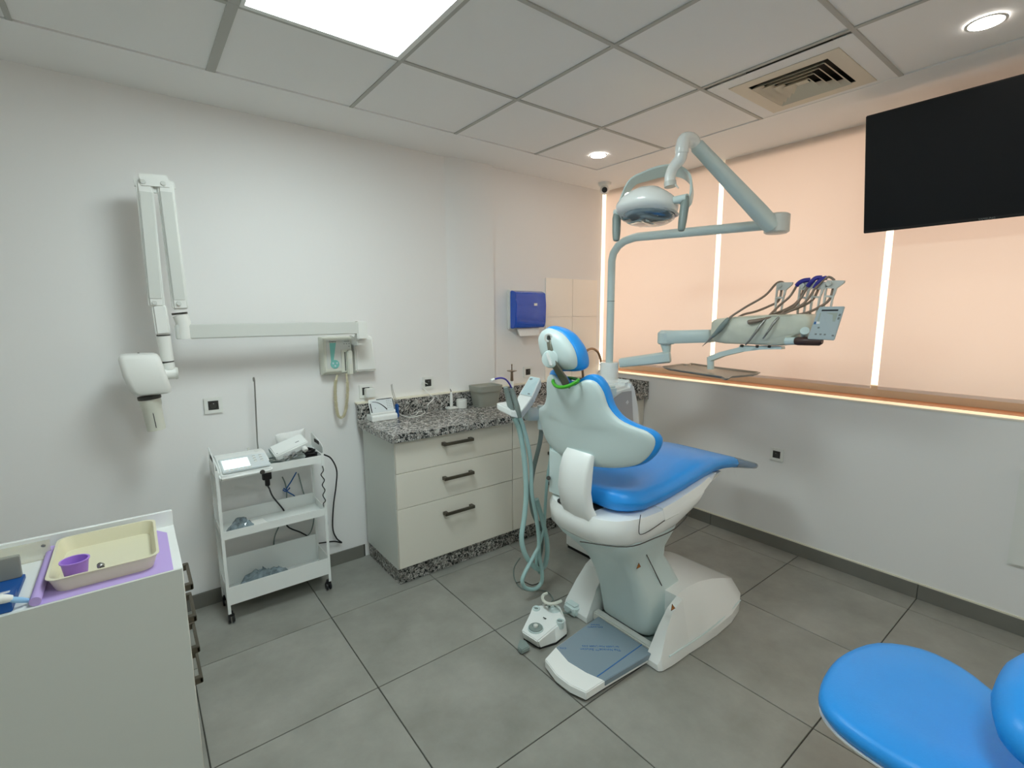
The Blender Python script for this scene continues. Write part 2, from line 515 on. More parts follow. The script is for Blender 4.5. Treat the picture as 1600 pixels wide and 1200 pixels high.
# security camera
t = thing('dome_camera', 'small white dome security camera in the ceiling corner above the sink', 'security camera', (-0.19, -0.19, H))
part('mount', MB().lathe([(0.0, 0), (0.052, 0), (0.050, -0.018), (0.036, -0.028), (0.0, -0.03)], (-0.19, -0.19, H), cap=False), WHITE2, t)
part('ball', MB().ellip((-0.19, -0.19, H - 0.052), 0.036, 0.036, 0.036), WHITE2, t)
d = (V(cam.location) - V((-0.19, -0.19, H - 0.052))).normalized()
part('lens', MB().lathe([(0.0, 0.026), (0.021, 0.026), (0.021, 0.036), (0.012, 0.0385), (0, 0.039)], (-0.19, -0.19, H - 0.052), axis=d, cap=False), BLACK, t)

# ------------------------------------------------------------ window band behind the blinds
mb = MB().box(0.23, 0.28, YF, 0.0, 1.030, 1.105, bev=.003)
mb.box(0.23, 0.28, YF, 0.0, 2.50, H)
for y in (-0.02, -1.04, -2.03, -3.03, -4.03):
    mb.box(0.235, 0.275, y - 0.018, y + 0.018, 1.10, 2.52)
win = struct('window_1', mb, FRAMEG)
for y1, y0 in ((-0.04, -1.02), (-1.06, -2.01), (-2.05, -3.01), (-3.05, -4.01), (-4.05, YF)):
    part('pane', MB().box(0.252, 0.256, y0, y1, 1.10, 2.52), GLASS, win)
mb = MB().box(-0.006, 0.10, YF, -0.001, 1.030, 1.040, bev=.002)
part('sill_edge', mb, MARBLE, win)
part('sill_board', MB().box(0.10, 0.23, YF, -0.001, 1.030, 1.042), BROWN, win)

def blind(y1, y0, label):
    t = thing('roller_blind', label, 'roller blind', (0.022, (y0 + y1) / 2, 1.11), group='roller blinds over the window band')
    # fabric with a slight vertical ripple
    n = 24
    rings = []
    for z in (1.128, 1.6, 2.1, H - 0.0005):
        f = [(0.020 + 0.0015 * math.sin(k * 1.7 + z * 2), y0 + (y1 - y0) * k / n, z) for k in range(n + 1)]
        rings.append(f)
    part('fabric', MB().loft(rings, cap=False, closed=False), BLIND, t)
    part('roller', MB().tube([(0.055, y0, H - .028), (0.055, y1, H - .028)], .026, n=16, smooth=False), WHITE2, t)
    part('bottom_bar', MB().box(0.014, 0.028, y0, y1, 1.112, 1.130, bev=.003), BLIND, t)
    return t
blind(-0.020, -1.034, 'peach roller blind nearest the corner, behind the lamp pole')
blind(-1.068, -2.012, 'peach roller blind behind the instrument hoses, between two bright gaps')
blind(-2.045, -3.000, 'peach roller blind below and behind the television')
blind(-3.035, -4.000, 'peach roller blind beyond the right edge of the picture')

# ------------------------------------------------------------ kitchen run: cabinets, worktop, splashback
FY = -0.50                    # drawer front plane
def handle(parent, x0, x1, z, y):
    mb = MB()
    mb.box(x0, x1, y - 0.036, y - 0.024, z - 0.009, z + 0.009, bev=.0015)
    for x in (x0 + 0.012, x1 - 0.012):
        mb.box(x - 0.011, x + 0.011, y - 0.034, y + 0.0, z - 0.010, z + 0.010, bev=.0015)
    return part('handle', mb, BRONZE, parent)

def drawer_unit(x0, x1, label, hx, side=False):
    t = thing('drawer_cabinet', label, 'cabinet', ((x0 + x1) / 2, -0.25, 0.1), group='cream cabinets under the granite worktop')
    part('body', MB().box(x0, x1, FY + 0.019, -0.034, 0.105, 0.853), CABSIDE, t)
    for z0, z1, hz in ((0.672, 0.850, 0.797), (0.467, 0.669, 0.590), (0.116, 0.464, 0.375)):
        d = part('drawer', MB().box(x0 + .0015, x1 - .0015, FY, FY + 0.018, z0, z1, bev=.001, seg=1), CAB, t)
        handle(d, hx[0], hx[1], hz, FY)
    return t
drawer_unit(-2.170, -1.364, 'cream three-drawer cabinet at the open left end of the granite worktop', (-1.885, -1.680))
drawer_unit(-1.362, -0.560, 'cream three-drawer cabinet behind the hanging teal hoses', (-1.06, -0.86))
t = thing('sink_cabinet', 'narrow cream door cabinet under the sink, against the window wall', 'cabinet', (-0.28, -0.25, 0.1))
mb = MB().box(-0.558, -0.540, FY + 0.019, -0.034, 0.105, 0.853).box(-0.022, -0.004, FY + 0.019, -0.034, 0.105, 0.853).box(-0.540, -0.022, FY + 0.019, -0.034, 0.105, 0.123).box(-0.540, -0.022, -0.046, -0.034, 0.123, 0.853)
part('body', mb, CABSIDE, t)
d = part('door', MB().box(-0.556, -0.045, FY, FY + 0.018, 0.116, 0.850, bev=.001, seg=1), CAB, t)
handle(d, -0.52, -0.40, 0.78, FY)
part('filler_strip', MB().box(-0.043, -0.005, FY + .004, FY + 0.019, 0.116, 0.850), CAB, t)

mb = MB().box(-2.154, -0.005, -0.455, -0.437, 0.0, 0.1035)
mb.box(-2.154, -2.136, -0.436, -0.012, 0.0, 0.1035)
single('plinth', mb, GRANITE, 'speckled granite plinth strip along the floor under the cream cabinets', 'plinth', loc=(-1.1, -0.44, 0))

mb = MB().box(-2.200, -0.55, -0.535, -0.052, 0.856, 0.900, bev=.002)
mb.box(-0.55, -0.001, -0.535, -0.46, 0.856, 0.900, bev=.001)
mb.box(-0.55, -0.001, -0.12, -0.052, 0.856, 0.900, bev=.001)
mb.box(-0.06, -0.001, -0.46, -0.12, 0.856, 0.900, bev=.001)
t = thing('worktop', 'grey, black and white speckled granite worktop with low splashback', 'worktop', (-1.1, -0.27, 0.856))
part('slab', mb, GRANITE, t)
part('splashback', MB().box(-2.200, -0.022, -0.050, -0.0325, 0.870, 1.0, bev=.001, seg=1), GRANITE, t)
part('splashback', MB().box(-0.021, -0.001, -0.535, -0.001, 0.9005, 1.0, bev=.001, seg=1), GRANITE, t)
part('caulk_line', MB().box(-2.200, -0.022, -0.052, -0.001, 1.0002, 1.007), CAULK, t)
# sink bowl with tap
t = thing('sink', 'steel sink let into the worktop corner, with a tall curved tap', 'sink', (-0.34, -0.29, 0.9))
mb = MB()
mb.box(-0.548, -0.062, -0.458, -0.122, 0.730, 0.733)
mb.box(-0.548, -0.542, -0.458, -0.122, 0.733, 0.903); mb.box(-0.068, -0.062, -0.458, -0.122, 0.733, 0.903)
mb.box(-0.542, -0.068, -0.458, -0.452, 0.733, 0.903); mb.box(-0.542, -0.068, -0.128, -0.122, 0.733, 0.903)
part('bowl', mb, STEEL, t)
fp = [(-0.288, -0.085, 0.996), (-0.298, -0.085, 1.088), (-0.292, -0.085, 1.179), (-0.248, -0.085, 1.230), (-0.178, -0.085, 1.243), (-0.114, -0.085, 1.212), (-0.080, -0.085, 1.156), (-0.071, -0.085, 1.122)]
base = (fp[0][0], -0.085, 0.9015)
mb = MB().lathe([(0, 0), (0.026, 0), (0.024, 0.03), (0.014, 0.04), (0, .041)], base)
part('tap_base', mb, BRASSY, t)
part('spout', MB().tube([(base[0], -0.085, 0.935)] + fp, 0.0105, n=12), BRASSY, t)
part('lever', MB().tube([(base[0], -0.085, 0.93), (base[0] + 0.05, -0.10, 0.955)], 0.006, n=8), BRASSY, t)

# wall tiles behind the sink, each its own piece
t = thing('tile_splash_panel', 'cream square wall tiles on the wall above the sink', 'wall tiles', (-0.348, 0, 1.41))
for i, (a, b) in enumerate(((-0.642, -0.3495), (-0.3465, -0.055))):
    for z0, z1 in ((1.5135, 1.817), (1.2105, 1.5115), (1.008, 1.2085)):
        part('tile', MB().box(a, b, -0.010, -0.0005, z0, z1, bev=.0015, seg=2), WTILE, t)

# paper towel dispenser
px0, px1 = -1.012, -0.718
t = thing('towel_dispenser', 'translucent blue paper towel dispenser on the wall left of the cream tiles', 'towel dispenser', (-0.865, 0, 1.42))
def boxloft(rects):   # rects: (x0,x1,yfront,z) rings with back at wall
    return None
part('back_plate', MB().box(-1.022, -0.712, -0.03, -0.001, 1.425, 1.715, bev=.006), WHITE2, t)
prof = [(-0.03, 1.428), (-0.085, 1.436), (-0.098, 1.47), (-0.105, 1.60), (-0.095, 1.69), (-0.06, 1.706), (-0.03, 1.708)]
part('cover', MB().prism([(-1.015, y, z) for y, z in prof], (0.296, 0, 0), bev=.006, seg=3), TOWELBLUE, t)
part('badge', MB().box(-0.845, -0.815, -0.1075, -0.104, 1.598, 1.616), PAPER, t)
part('paper_towel', MB().prism([(-0.97, -0.06, 1.43), (-0.755, -0.06, 1.43), (-0.765, -0.075, 1.375), (-0.955, -0.078, 1.372)], (0, 0.012, 0), bev=.002), PAPER, t)

# ------------------------------------------------------------ wall sockets
def socket(c, ax, label, w=0.083, plugged=None):
    """c: centre on the wall; ax: 'y' for the left wall, 'x' for the window wall"""
    rot = (0, 0, 0) if ax == 'y' else (0, 0, -PI / 2)
    t = thing('wall_socket', label, 'socket', c, rot, group='square white wall sockets')
    h = w / 2
    mb = MB()
    for a in ((-h, h, -h, -h + .018), (-h, h, h - .018, h), (-h, -h + .018, -h + .018, h - .018), (h - .018, h, -h + .018, h - .018)):
        mb.box(a[0], a[1], -0.010, -0.001, a[2], a[3], bev=.0015)
    part('cover_plate', mb, WHITE2, t, local=True)
    part('insert', MB().box(-h + .018, h - .018, -0.0085, -0.001, -h + .018, h - .018, bev=.001), DARKB, t, local=True)
    part('well', MB().lathe([(0.0205, 0.0), (0.0195, 0.0012), (0.017, 0.0012), (0.0165, -.0015)], (0, -0.0086, 0), axis=(0, -1, 0), n=20, cap=False), BLACK, t, local=True)
    part('earth_pin', MB().box(-.002, .002, -.018, -.009, .008, .0125), CHROME, t, local=True)
    return t
socket((-2.940, 0.000, 1.077), 'y', 'white wall socket with dark insert left of the trolley')
s2 = socket((-2.127, 0.000, 1.069), 'y', 'white wall socket under the x-ray cover, a charger plugged in')
socket((-1.696, 0.000, 1.082), 'y', 'white wall socket above the worktop with a coiled white cord')
socket((-0.824, -0.001, 1.089), 'y', 'white wall socket below the blue towel dispenser')
socket((0.000, -1.548, 0.627), 'x', 'white wall socket low on the wall under the window')
c = V((-2.115, -0.030, 1.067))
single('charger_plug', MB().box(c.x - .027, c.x + .03, -0.055, -0.0125, c.z - .035, c.z + .022, bev=.004), WHITE2,
       'white cube charger plugged in the socket under the x-ray cover', 'charger', loc=(c.x, -0.03, c.z))

# ------------------------------------------------------------ small things on the worktop
WZ = 0.9005
# apex locator: base with tilted screen
t = apex = thing('apex_locator', 'small white device with tilted printed screen on the left end of the worktop', 'dental device', (-2.070, -0.105, WZ), (0, 0, R(1)))
mb = MB().prism([(-0.082, -0.045, 0), (-0.082, 0.045, 0), (-0.082, 0.045, .036), (-0.082, -0.034, .036), (-0.082, -0.045, .028)], (0.164, 0, 0), bev=.003)
part('base', mb, WHITE, t, local=True)
scr = thing  # placeholder
def tilt_board(parent, w, h, o, ang, m, name, th=0.012, label=None):
    M = Matrix.Translation(Vector(o)) @ Matrix.Rotation(ang, 4, 'X')
    return part(name, MB().box(-w / 2, w / 2, -th, 0, 0, h, bev=.004, M=M), m, parent, label, local=True), M
brd, M = tilt_board(t, 0.160, 0.098, (0, -0.018, 0.034), R(-24), WHITE, 'screen_housing')
o = part('screen', MB().box(-.070, .070, -.0135, -.0121, .012, .090, bev=.0004, M=M), CONP, t, local=True)
mbd = MB()
mbd.box(-.076, -.070, -.0138, -.0124, .015, .072, M=M); mbd.box(-.03, .07, -.0138, -.0124, .0905, .095, M=M); mbd.box(.0715, .076, -.0138, -.0124, .02, .09, M=M)
part('screen_border', mbd, INK, t, local=True)
mbd = MB()
pts = [M @ Vector((-.06 + .085 * u, -.0142, .08 - .055 * u ** 2.2)) for u in [k / 10 for k in range(11)]]
mbd.tube(pts, [.0012 + .0022 * k / 10 for k in range(11)], n=6, sub=2)
part('printed_curve', mbd, INK, t, local=True)
mbd = MB()
for r_ in range(5):
    for c_ in range(3): mbd.box(.030 + c_ * .012, .038 + c_ * .012, -.0138, -.0130, .035 + r_ * .011, .037 + r_ * .011, M=M)
mbd.box(-.05, -.045, -.0138, -.0130, .038, .043, M=M); mbd.box(.02, .025, -.0138, -.0130, .022, .027, M=M)
part('printed_scale', mbd, INKG, t, local=True)
# holder with probe at its right
t2 = thing('probe_holder', 'dark blue clip with two thin upright wires, right of the tilted screen device', 'probe holder', (-1.972, -0.11, WZ))
part('clip', MB().box(-1.983, -1.963, -0.120, -0.098, WZ, WZ + 0.085, bev=.004), DBLUE, t2)
part('wire', MB().tube([(-1.976, -0.110, WZ + .085), (-2.000, -0.110, 1.057), (-2.006, -0.110, 1.110)], .0016, n=6), STEEL, t2)
part('wire', MB().tube([(-1.968, -0.108, WZ + .085), (-1.993, -0.110, 1.065), (-2.000, -0.110, 1.114)], .0016, n=6), STEEL, t2)

# white cord from socket to device, coiled on the worktop
def zf(px): return px
cord = [(-1.707, -0.020, 1.076), (-1.750, -0.030, 1.094), (-1.753, -0.035, 1.065), (-1.712, -0.060, 1.008), (-1.689, -0.070, 0.986), (-1.765, -0.120, 0.954), (-1.726, -0.045, 0.904), (-1.822, -0.050, 0.904), (-1.892, 0.034, 0.904), (-1.789, 0.092, 0.904), (-1.738, 0.051, 0.904), (-1.780, -0.111, 0.904), (-1.905, -0.188, 0.904), (-1.932, -0.091, 0.904), (-1.899, 0.067, 0.904)]
part('cord', MB().tube(cord, .0028, n=6, sub=6), WHITE2, apex)
cord = [(-1.850, -0.032, 0.909), (-1.899, -0.149, 0.909), (-1.865, -0.151, 0.909), (-1.791, -0.052, 0.909), (-1.706, 0.030, 0.912), (-1.630, 0.095, 0.925), (-1.691, -0.056, 0.993), (-1.657, -0.056, 0.985), (-1.629, -0.056, 0.951), (-1.626, -0.058, 0.924)]
pen_cord = cord

# curing pen on square stand, little pot behind
c = V((-1.568, -0.090, 0))
t = thing('pen_light_stand', 'white pen-shaped lamp upright in a square white stand on the worktop', 'dental device', (c.x, c.y, WZ))
part('stand', MB().prism([(c.x - .036, c.y - .032, WZ), (c.x + .036, c.y - .032, WZ), (c.x + .036, c.y + .032, WZ), (c.x - .036, c.y + .032, WZ)], (0, 0, .014), bev=.005), WHITE2, t)
part('cord', MB().tube([tuple(p) for p in pen_cord], .0022, n=6, sub=6), GREYW, t)
part('pen', MB().lathe([(0, .0), (.010, .0), (.011, .04), (.0095, .08), (.006, .098), (.004, .102), (0, .103)], (c.x, c.y, WZ + .016), n=16), WHITE2, t)
part('tip', MB().tube([(c.x, c.y, WZ + .116), (c.x - .002, c.y, WZ + .128), (c.x - .008, c.y, WZ + .138)], [.0035, .003, .002], n=8), BLACK, t)
c = V((-1.489, -0.125, 0))
t = thing('white_pot', 'low round white pot against the splashback behind the pen lamp', 'pot', (c.x, c.y + .03, WZ))
part('body', MB().lathe([(0, 0), (.036, 0), (.038, .05), (0.036, .052), (.033, .052), (.032, .006), (0, .005)], (c.x, c.y + .03, WZ), n=28, cap=False), WHITE2, t)
part('lid', MB().lathe([(0, .0525), (.037, .0525), (.037, .058), (0, .059)], (c.x, c.y + .03, WZ), n=28), WHITE2, t)

# taupe bin box
bx0, bx1, by0, by1 = -1.415, -1.215, -0.205, -0.062
t = thing('lidded_box', 'taupe grey plastic box with a lid on the worktop by the pier', 'box', ((bx0 + bx1) / 2, -0.13, WZ))
def rr(x0, x1, y0, y1, r, z, n=5):
    out = []
    for cx_, cy_, a0 in ((x1 - r, y1 - r, 0), (x0 + r, y1 - r, 90), (x0 + r, y0 + r, 180), (x1 - r, y0 + r, 270)):
        for k in range(n + 1):
            a = R(a0 + 90 * k / n); out.append((cx_ + r * math.cos(a), cy_ + r * math.sin(a), z))
    return out
part('tub', MB().loft([rr(bx0 + .022, bx1 - .022, by0 + .016, by1 - .005, .03, WZ), rr(bx0 + .004, bx1 - .004, by0 + .004, by1, .03, WZ + .105)]), BOXGREY, t)
mb = MB().loft([rr(bx0 - .002, bx1 + .002, by0 - .002, by1, .03, WZ + .106), rr(bx0 - .006, bx1 + .006, by0 - .006, by1 + .002, .032, WZ + .142), rr(bx0 - .006, bx1 + .006, by0 - .006, by1 + .002, .032, WZ + .146),
     rr(bx0 + .006, bx1 - .006, by0 + .006, by1 - .006, .028, WZ + .146), rr(bx0 + .01, bx1 - .01, by0 + .01, by1 - .01, .028, WZ + .136)])
part('lid', mb, BOXGREY, t)

# candle-like steel stand behind the suction tips
c0 = V((-1.070, -0.120, 0.857)); 
t = thing('steel_dispenser', 'slender white stem with a brown metal disc and spike, right of the taupe box', 'dispenser', (c0.x, -.12, WZ))
part('stem', MB().lathe([(0, 0), (.026, 0), (.022, .008), (.014, .02), (.013, .145), (.010, .15), (0, .151)], (c0.x, -.12, WZ)), WHITE2, t)
z1 = (-1.075, -0.120, 1.067)[2]; z2 = (-1.075, -0.120, 1.124)[2]; z3 = (-1.074, -0.120, 1.175)[2]
part('neck', MB().lathe([(.009, WZ + .15), (.012, z1 - .01), (.009, z2 - .004), (0, z2 - .003)], (c0.x, -.12, 0)), BRASSY, t)
part('disc', MB().lathe([(0, -.004), (.014, -.006), (.037, .001), (.037, .004), (.010, .006), (0, .006)], (c0.x, -.12, z2)), BRASSY, t)
part('spike', MB().lathe([(.0045, 0.006), (.004, z3 - z2 - .01), (.006, z3 - z2 - .006), (.004, z3 - z2), (0, z3 - z2 + .002)], (c0.x, -.12, z2)), BRASSY, t)

# bottles at the sink
c = V((-0.248, -0.240, 1.019))
t = thing('soap_bottle', 'clear soap bottle with a white pump and dark blue label, beside the tap', 'bottle', (c.x, -.24, WZ))
part('bottle', MB().lathe([(0, 0), (.034, 0), (.036, .01), (.036, .13), (.026, .155), (.014, .165), (.014, .18), (0, .181)], (c.x, -.24, WZ - .16 + 0.165 * 0 + .16), n=24), WHITE2, t)
part('label', MB().lathe([(.0364, .075), (.0364, .125)], (c.x, -.24, WZ), n=24, cap=False), DBLUE, t)
part('pump', MB().tube([(c.x, -.24, WZ + .18), (c.x, -.24, WZ + .225), (c.x - .01, -.25, WZ + .235), (c.x - .04, -.27, WZ + .23)], .006, n=8, sub=3), WHITE2, t)
c = V((-0.374, -0.300, 1.005))
t = thing('blue_bottle', 'squat light blue bottle in front of the soap bottle at the sink', 'bottle', (c.x, -.34, WZ))
part('bottle', MB().lathe([(0, 0), (.030, 0), (.032, .01), (.032, .10), (.024, .12), (.012, .13), (0, .131)], (c.x, -.485, WZ), n=24), LBLUE, t)
part('cap', MB().lathe([(.013, .130), (.013, .15), (0, .151)], (c.x, -.485, WZ), n=16), WHITE2, t)

# ------------------------------------------------------------ wall x-ray unit
XY = -0.15
t = thing('xray_unit', 'off-white wall-mounted x-ray unit with long folded arm and round tube head', 'x-ray machine', (-2.15, 0, 1.3))
# wall box with sloping cover (right) and bracket
a = V((-2.223, -0.060, 1.418)); b_ = V((-2.096, -0.060, 1.196)); c = V((-2.219, -0.060, 1.197))
cov = [(-2.216, -0.020, 1.416), (-2.094, -0.020, 1.412), (-2.076, -0.020, 1.191), (-2.212, -0.020, 1.193)]
mb = MB().loft([[(x, -0.001, z) for x, y, z in cov], [(x, -0.045, z) for x, y, z in cov],
                [lerp((x, -0.075, z), ((cov[0][0] + cov[2][0]) / 2, -0.075, (cov[0][2] + cov[2][2]) / 2), .12) for x, y, z in cov]])
mb.bm.normal_update()
bmesh.ops.bevel(mb.bm, geom=list(mb.bm.edges), offset=.006, segments=2, affect='EDGES', clamp_overlap=True)
part('wall_cover', mb, WHITE2, t)
zt = 1.497; zb = 1.418
xr0, xr1 = -2.195, -3.07
# horizontal arm
mb = MB().box(xr1 - .01, xr0, XY - .045, XY + .0, zb + .012, zt, bev=.004)
part('horizontal_arm', mb, GREYW, t)
mb = MB().box(xr0 - .038, xr0 + .022, XY - .049, XY + .004, zb - .02, zt + .004, bev=.006)
mb.box(xr0 - .03, xr0 + .015, XY - .02, -0.03, 1.36, 1.41, bev=.006)
part('arm_pivot', mb, WHITE2, t)
# elbow at the left end
e0 = (-3.046, -0.172, 1.456); e1 = (-3.058, -0.172, 1.547)
mb = MB().tube([(e0[0], XY - .022, zb + .012), (e0[0], XY - .022, zt + .01), (-3.056, -0.172, 1.541)], [.031, .031, .030], n=16, smooth=False)
part('elbow', mb, WHITE2, t)
part('elbow_ring', MB().tube([(-3.056, -0.172, 1.543), (-3.057, -0.172, 1.552)], .0315, n=16, smooth=False), DARKB, t)
def bar(name, p0, p1, w, d, m, bev=.008):
    p0, p1 = V(p0), V(p1); ax = (p1 - p0); L = ax.length
    M = frame(p0, ax, (0, 1, 0))
    # local x along, y towards the wall, z across
    return part(name, MB().box(0, L, -d / 2, d / 2, -w / 2, w / 2, bev=bev, seg=3, M=M), m, t)
TY = -0.20
bar('inner_arm', (-3.053, -0.200, 1.565), (-3.064, -0.200, 2.117), 0.062, 0.050, WHITE2)
bar('inner_arm_cover', (-3.055, -0.200, 1.605), (-3.065, -0.200, 2.079), 0.050, 0.056, GREYW, .004)
bar('outer_arm', (-3.141, -0.200, 1.576), (-3.139, -0.200, 2.106), 0.060, 0.050, WHITE2)
bar('outer_arm_cover', (-3.143, -0.200, 1.610), (-3.138, -0.200, 2.069), 0.050, 0.056, GREYW, .004)
p0 = V((-3.135, -0.200, 2.108)); p1 = V((-3.069, -0.200, 2.112))
M = frame(lerp(p0, p1, 0), p1 - p0, (0, 1, 0))
L = (p1 - p0).length
part('top_joint', MB().box(-.040, L + .040, -.030, .031, -.040, .036, bev=.022, seg=4, M=M), WHITE2, t)
mb = MB()
for p in ((-3.144, -0.236, 2.105), (-3.073, -0.236, 2.108), (-3.148, -0.236, 1.595), (-3.059, -0.236, 1.593)):
    mb.lathe([(0, 0), (.010, 0), (.009, .004), (0, .004)], (p[0], -0.2305, p[2]), axis=(0, -1, 0), n=16)
part('joint_cap', mb, GREYW, t)
# lower links
bar('lower_link', (-3.133, -0.200, 1.587), (-3.128, -0.200, 1.453), 0.056, 0.055, WHITE2)
part('swivel_ring', MB().tube([(-3.128, -0.200, 1.453), (-3.128, -0.200, 1.447)], .026, n=16, smooth=False), DARKB, t)
part('swivel_tube', MB().tube([(-3.128, -0.200, 1.447), (-3.121, -0.200, 1.333)], [.027, .024], n=18, smooth=False), WHITE2, t)
part('swivel_ring', MB().tube([(-3.121, -0.200, 1.333), (-3.120, -0.200, 1.327)], .0235, n=16, smooth=False), DARKB, t)
part('swivel_tube', MB().tube([(-3.120, -0.200, 1.327), (-3.119, -0.200, 1.295)], [.023, .023], n=18, smooth=False), WHITE2, t)
k0 = V((-3.137, -0.200, 1.276)); k1 = V((-3.096, -0.200, 1.275))
part('head_pivot', MB().tube([k0, k1], .027, n=20, smooth=False), WHITE2, t)
part('pivot_cap', MB().tube([k1, k1 + (k1 - k0).normalized() * .008], [.029, .026], n=20, smooth=False), GREYW, t)
part('angle_ring', MB().tube([k0 - (k1 - k0).normalized() * .012, k0], .022, n=20, smooth=False), DARKB, t)
# tube head: rounded block with a slanted lower half
o = V((-3.205, -0.200, 1.278))
def hr(w, d, z, x=0.0, r=.024):
    return [(o.x + x + a_, o.y + b_2, o.z + z) for a_, b_2, _ in rr(-w, w, -d, d, r, 0, 5)]
mb = MB().loft([hr(.058, .056, .094, -.022), hr(.068, .066, .088, -.020), hr(.074, .073, .074, -.018), hr(.077, .078, 0, -.006), hr(.074, .076, -.062, .010), hr(.066, .068, -.080, .014), hr(.052, .05, -.088, .016)])
part('tube_head', mb, WHITE2, t)
part('head_screw', MB().lathe([(0, 0), (.004, 0), (.004, .002), (0, .002)], (o.x - .02, o.y - .02, o.z + .0975), n=10), DARKB, t)
q0 = V((-3.203, -0.200, 1.167)); q1 = V((-3.190, -0.200, 1.023))
ax = (q1 - q0).normalized()
part('collar', MB().tube([q0 - ax * .014, q0], .044, n=24, smooth=False), DARKB, t)
part('cone', MB().tube([q0, lerp(q0, q1, .2), lerp(q0, q1, .25), q1], [.041, .041, .038, .035], n=24, smooth=False), CREAMP, t)
cam_l = V(cam.location)
mid = lerp(q0, q1, .62)
dirc = (cam_l - mid); dirc = (dirc - ax * dirc.dot(ax)).normalized()
M = frame(mid + dirc * .0362, ax, dirc.cross(ax))
part('cone_mark', MB().box(-.04, .04, -.0015, .0015, -.003, .001, M=M), INK, t)

# control box with handset
cb = [(-2.397, -0.005, 1.414), (-2.215, -0.005, 1.416), (-2.211, -0.005, 1.188), (-2.389, -0.005, 1.187)]
x0, x1 = -2.395, -2.222; z1, z0 = 1.412, 1.192
t = thing('xray_control_box', 'off-white x-ray control box with pale green keypad, left of the sloped cover', 'control box', ((x0 + x1) / 2, 0, 1.3))
mb = MB().loft([rr_ for rr_ in [
    [(x0, -.001, z0), (x1, -.001, z0), (x1, -.001, z1), (x0, -.001, z1)],
    [(x0, -.035, z0), (x1, -.035, z0), (x1, -.035, z1), (x0, -.035, z1)],
    [(x0 + .012, -.062, z0 + .02), (x1, -.062, z0 + .02), (x1, -.062, z1 - .006), (x0 + .012, -.062, z1 - .006)]]])
bmesh.ops.bevel(mb.bm, geom=list(mb.bm.edges), offset=.003, segments=2, affect='EDGES', clamp_overlap=True)
part('housing', mb, CREAMP, t)
F_ = -.0622
part('front_panel', MB().box(x0 + .026, x1 - .006, F_ - .002, F_ + .001, z0 + .038, z1 - .018, bev=.0008), GREYW, t)
part('pale_stripe', MB().prism([(x0 + .045, F_ - .0022, z1 - .034), (x0 + .082, F_ - .0022, z1 - .034), (x0 + .062, F_ - .0022, z0 + .075), (x0 + .048, F_ - .0022, z0 + .075)], (0, -.0006, 0)), MINT, t, 'pale green stripe')
part('keypad', MB().lathe([(0, 0), (.026, 0), (.024, .002), (0, .0025)], (x0 + .070, F_ - .0018, z0 + .062), axis=(0, -1, 0), n=24), MINT, t, 'round green keypad')
for dx, dz in ((-.011, .006), (.011, .006), (0, -.010)):
    part('key', MB().lathe([(0, 0), (.006, 0), (.005, .0015), (0, .0016)], (x0 + .070 + dx, F_ - .004, z0 + .062 + dz), axis=(0, -1, 0), n=12), PALEPAN, t)
Mt = frame((x0 + .062, F_ - .0026, z1 - .027), (1, 0, 0), (0, 0, 1))
text('Gnatus', .014, Mt, INK, t)
Mt = frame((x1 - .030, F_ - .0026, z1 - .027), (1, 0, 0), (0, 0, 1))
text('timex 70', .008, Mt, INKG, t)
mb = MB()
for dx, dz in ((-.044, -.042), (-.030, -.042), (-.015, -.042), (-.016, -.058)):
    mb.box(x1 + dx - .0025, x1 + dx + .0025, F_ - .003, F_ - .0018, z1 + dz - .0025, z1 + dz + .0025)
part('indicator', mb, INKG, t)
mb = MB().box(x1 - .066, x1 - .002, F_ - .004, F_ + .004, z0 + .012, z1 - .075, bev=.002)
part('handset_cradle', mb, CREAMP, t)
h = part('handset', MB().box(x1 - .036, x1 - .006, F_ - .030, F_ - .004, z0 - .004, z1 - .080, bev=.006, seg=3), CREAMP, t)
part('handset_button', MB().box(x1 - .027, x1 - .015, F_ - .033, F_ - .030, z0 + .062, z0 + .092, bev=.001), GREYW, h)
part('cradle_slot', MB().box(x1 - .046, x1 - .041, F_ - .006, F_ - .0038, z0 + .02, z1 - .09), DARKB, t)
t = thing('coiled_cord', 'buff coiled handset cord hanging in a loop under the x-ray control box', 'cord', (-2.28, -.04, 1.19))
loop = [(-2.266, -0.075, 1.195), (-2.261, -0.070, 1.114), (-2.268, -0.050, 0.996), (-2.287, -0.050, 0.940), (-2.306, -0.050, 0.935), (-2.323, -0.050, 0.961), (-2.329, -0.050, 1.061), (-2.325, -0.050, 1.137), (-2.309, -0.045, 1.188)]
part('core', MB().tube(loop, .0065, n=8, sub=8), BUFF, t)
# the coils
P = [V(p) for p in loop]; pts = []
mbt = MB()
dense = []
for i in range(len(P) - 1):
    p0_ = P[max(i - 1, 0)]; p3_ = P[min(i + 2, len(P) - 1)]
    for k in range(12):
        u = k / 12
        dense.append(0.5 * ((2 * P[i]) + (P[i + 1] - p0_) * u + (2 * p0_ - 5 * P[i] + 4 * P[i + 1] - p3_) * u * u + (3 * P[i] - p0_ - 3 * P[i + 1] + p3_) * u ** 3))
dense.append(P[-1])
acc = 0; hel = []
for i in range(8, len(dense) - 8):
    a0, a1 = dense[i], dense[i + 1]; d_ = (a1 - a0); L = d_.length; d_.normalize()
    u_ = Vector((0, -1, 0)); w_ = d_.cross(u_)
    m_ = max(1, int(L / .0012))
    for k in range(m_):
        ph = acc / .0055 * 2 * PI
        hel.append(a0 + d_ * (L * k / m_) + (u_ * math.cos(ph) + w_ * math.sin(ph)) * .0095); acc += L / m_
mbt.tube(hel, .0018, n=4, smooth=False)
part('coil', mbt, BUFF, t)

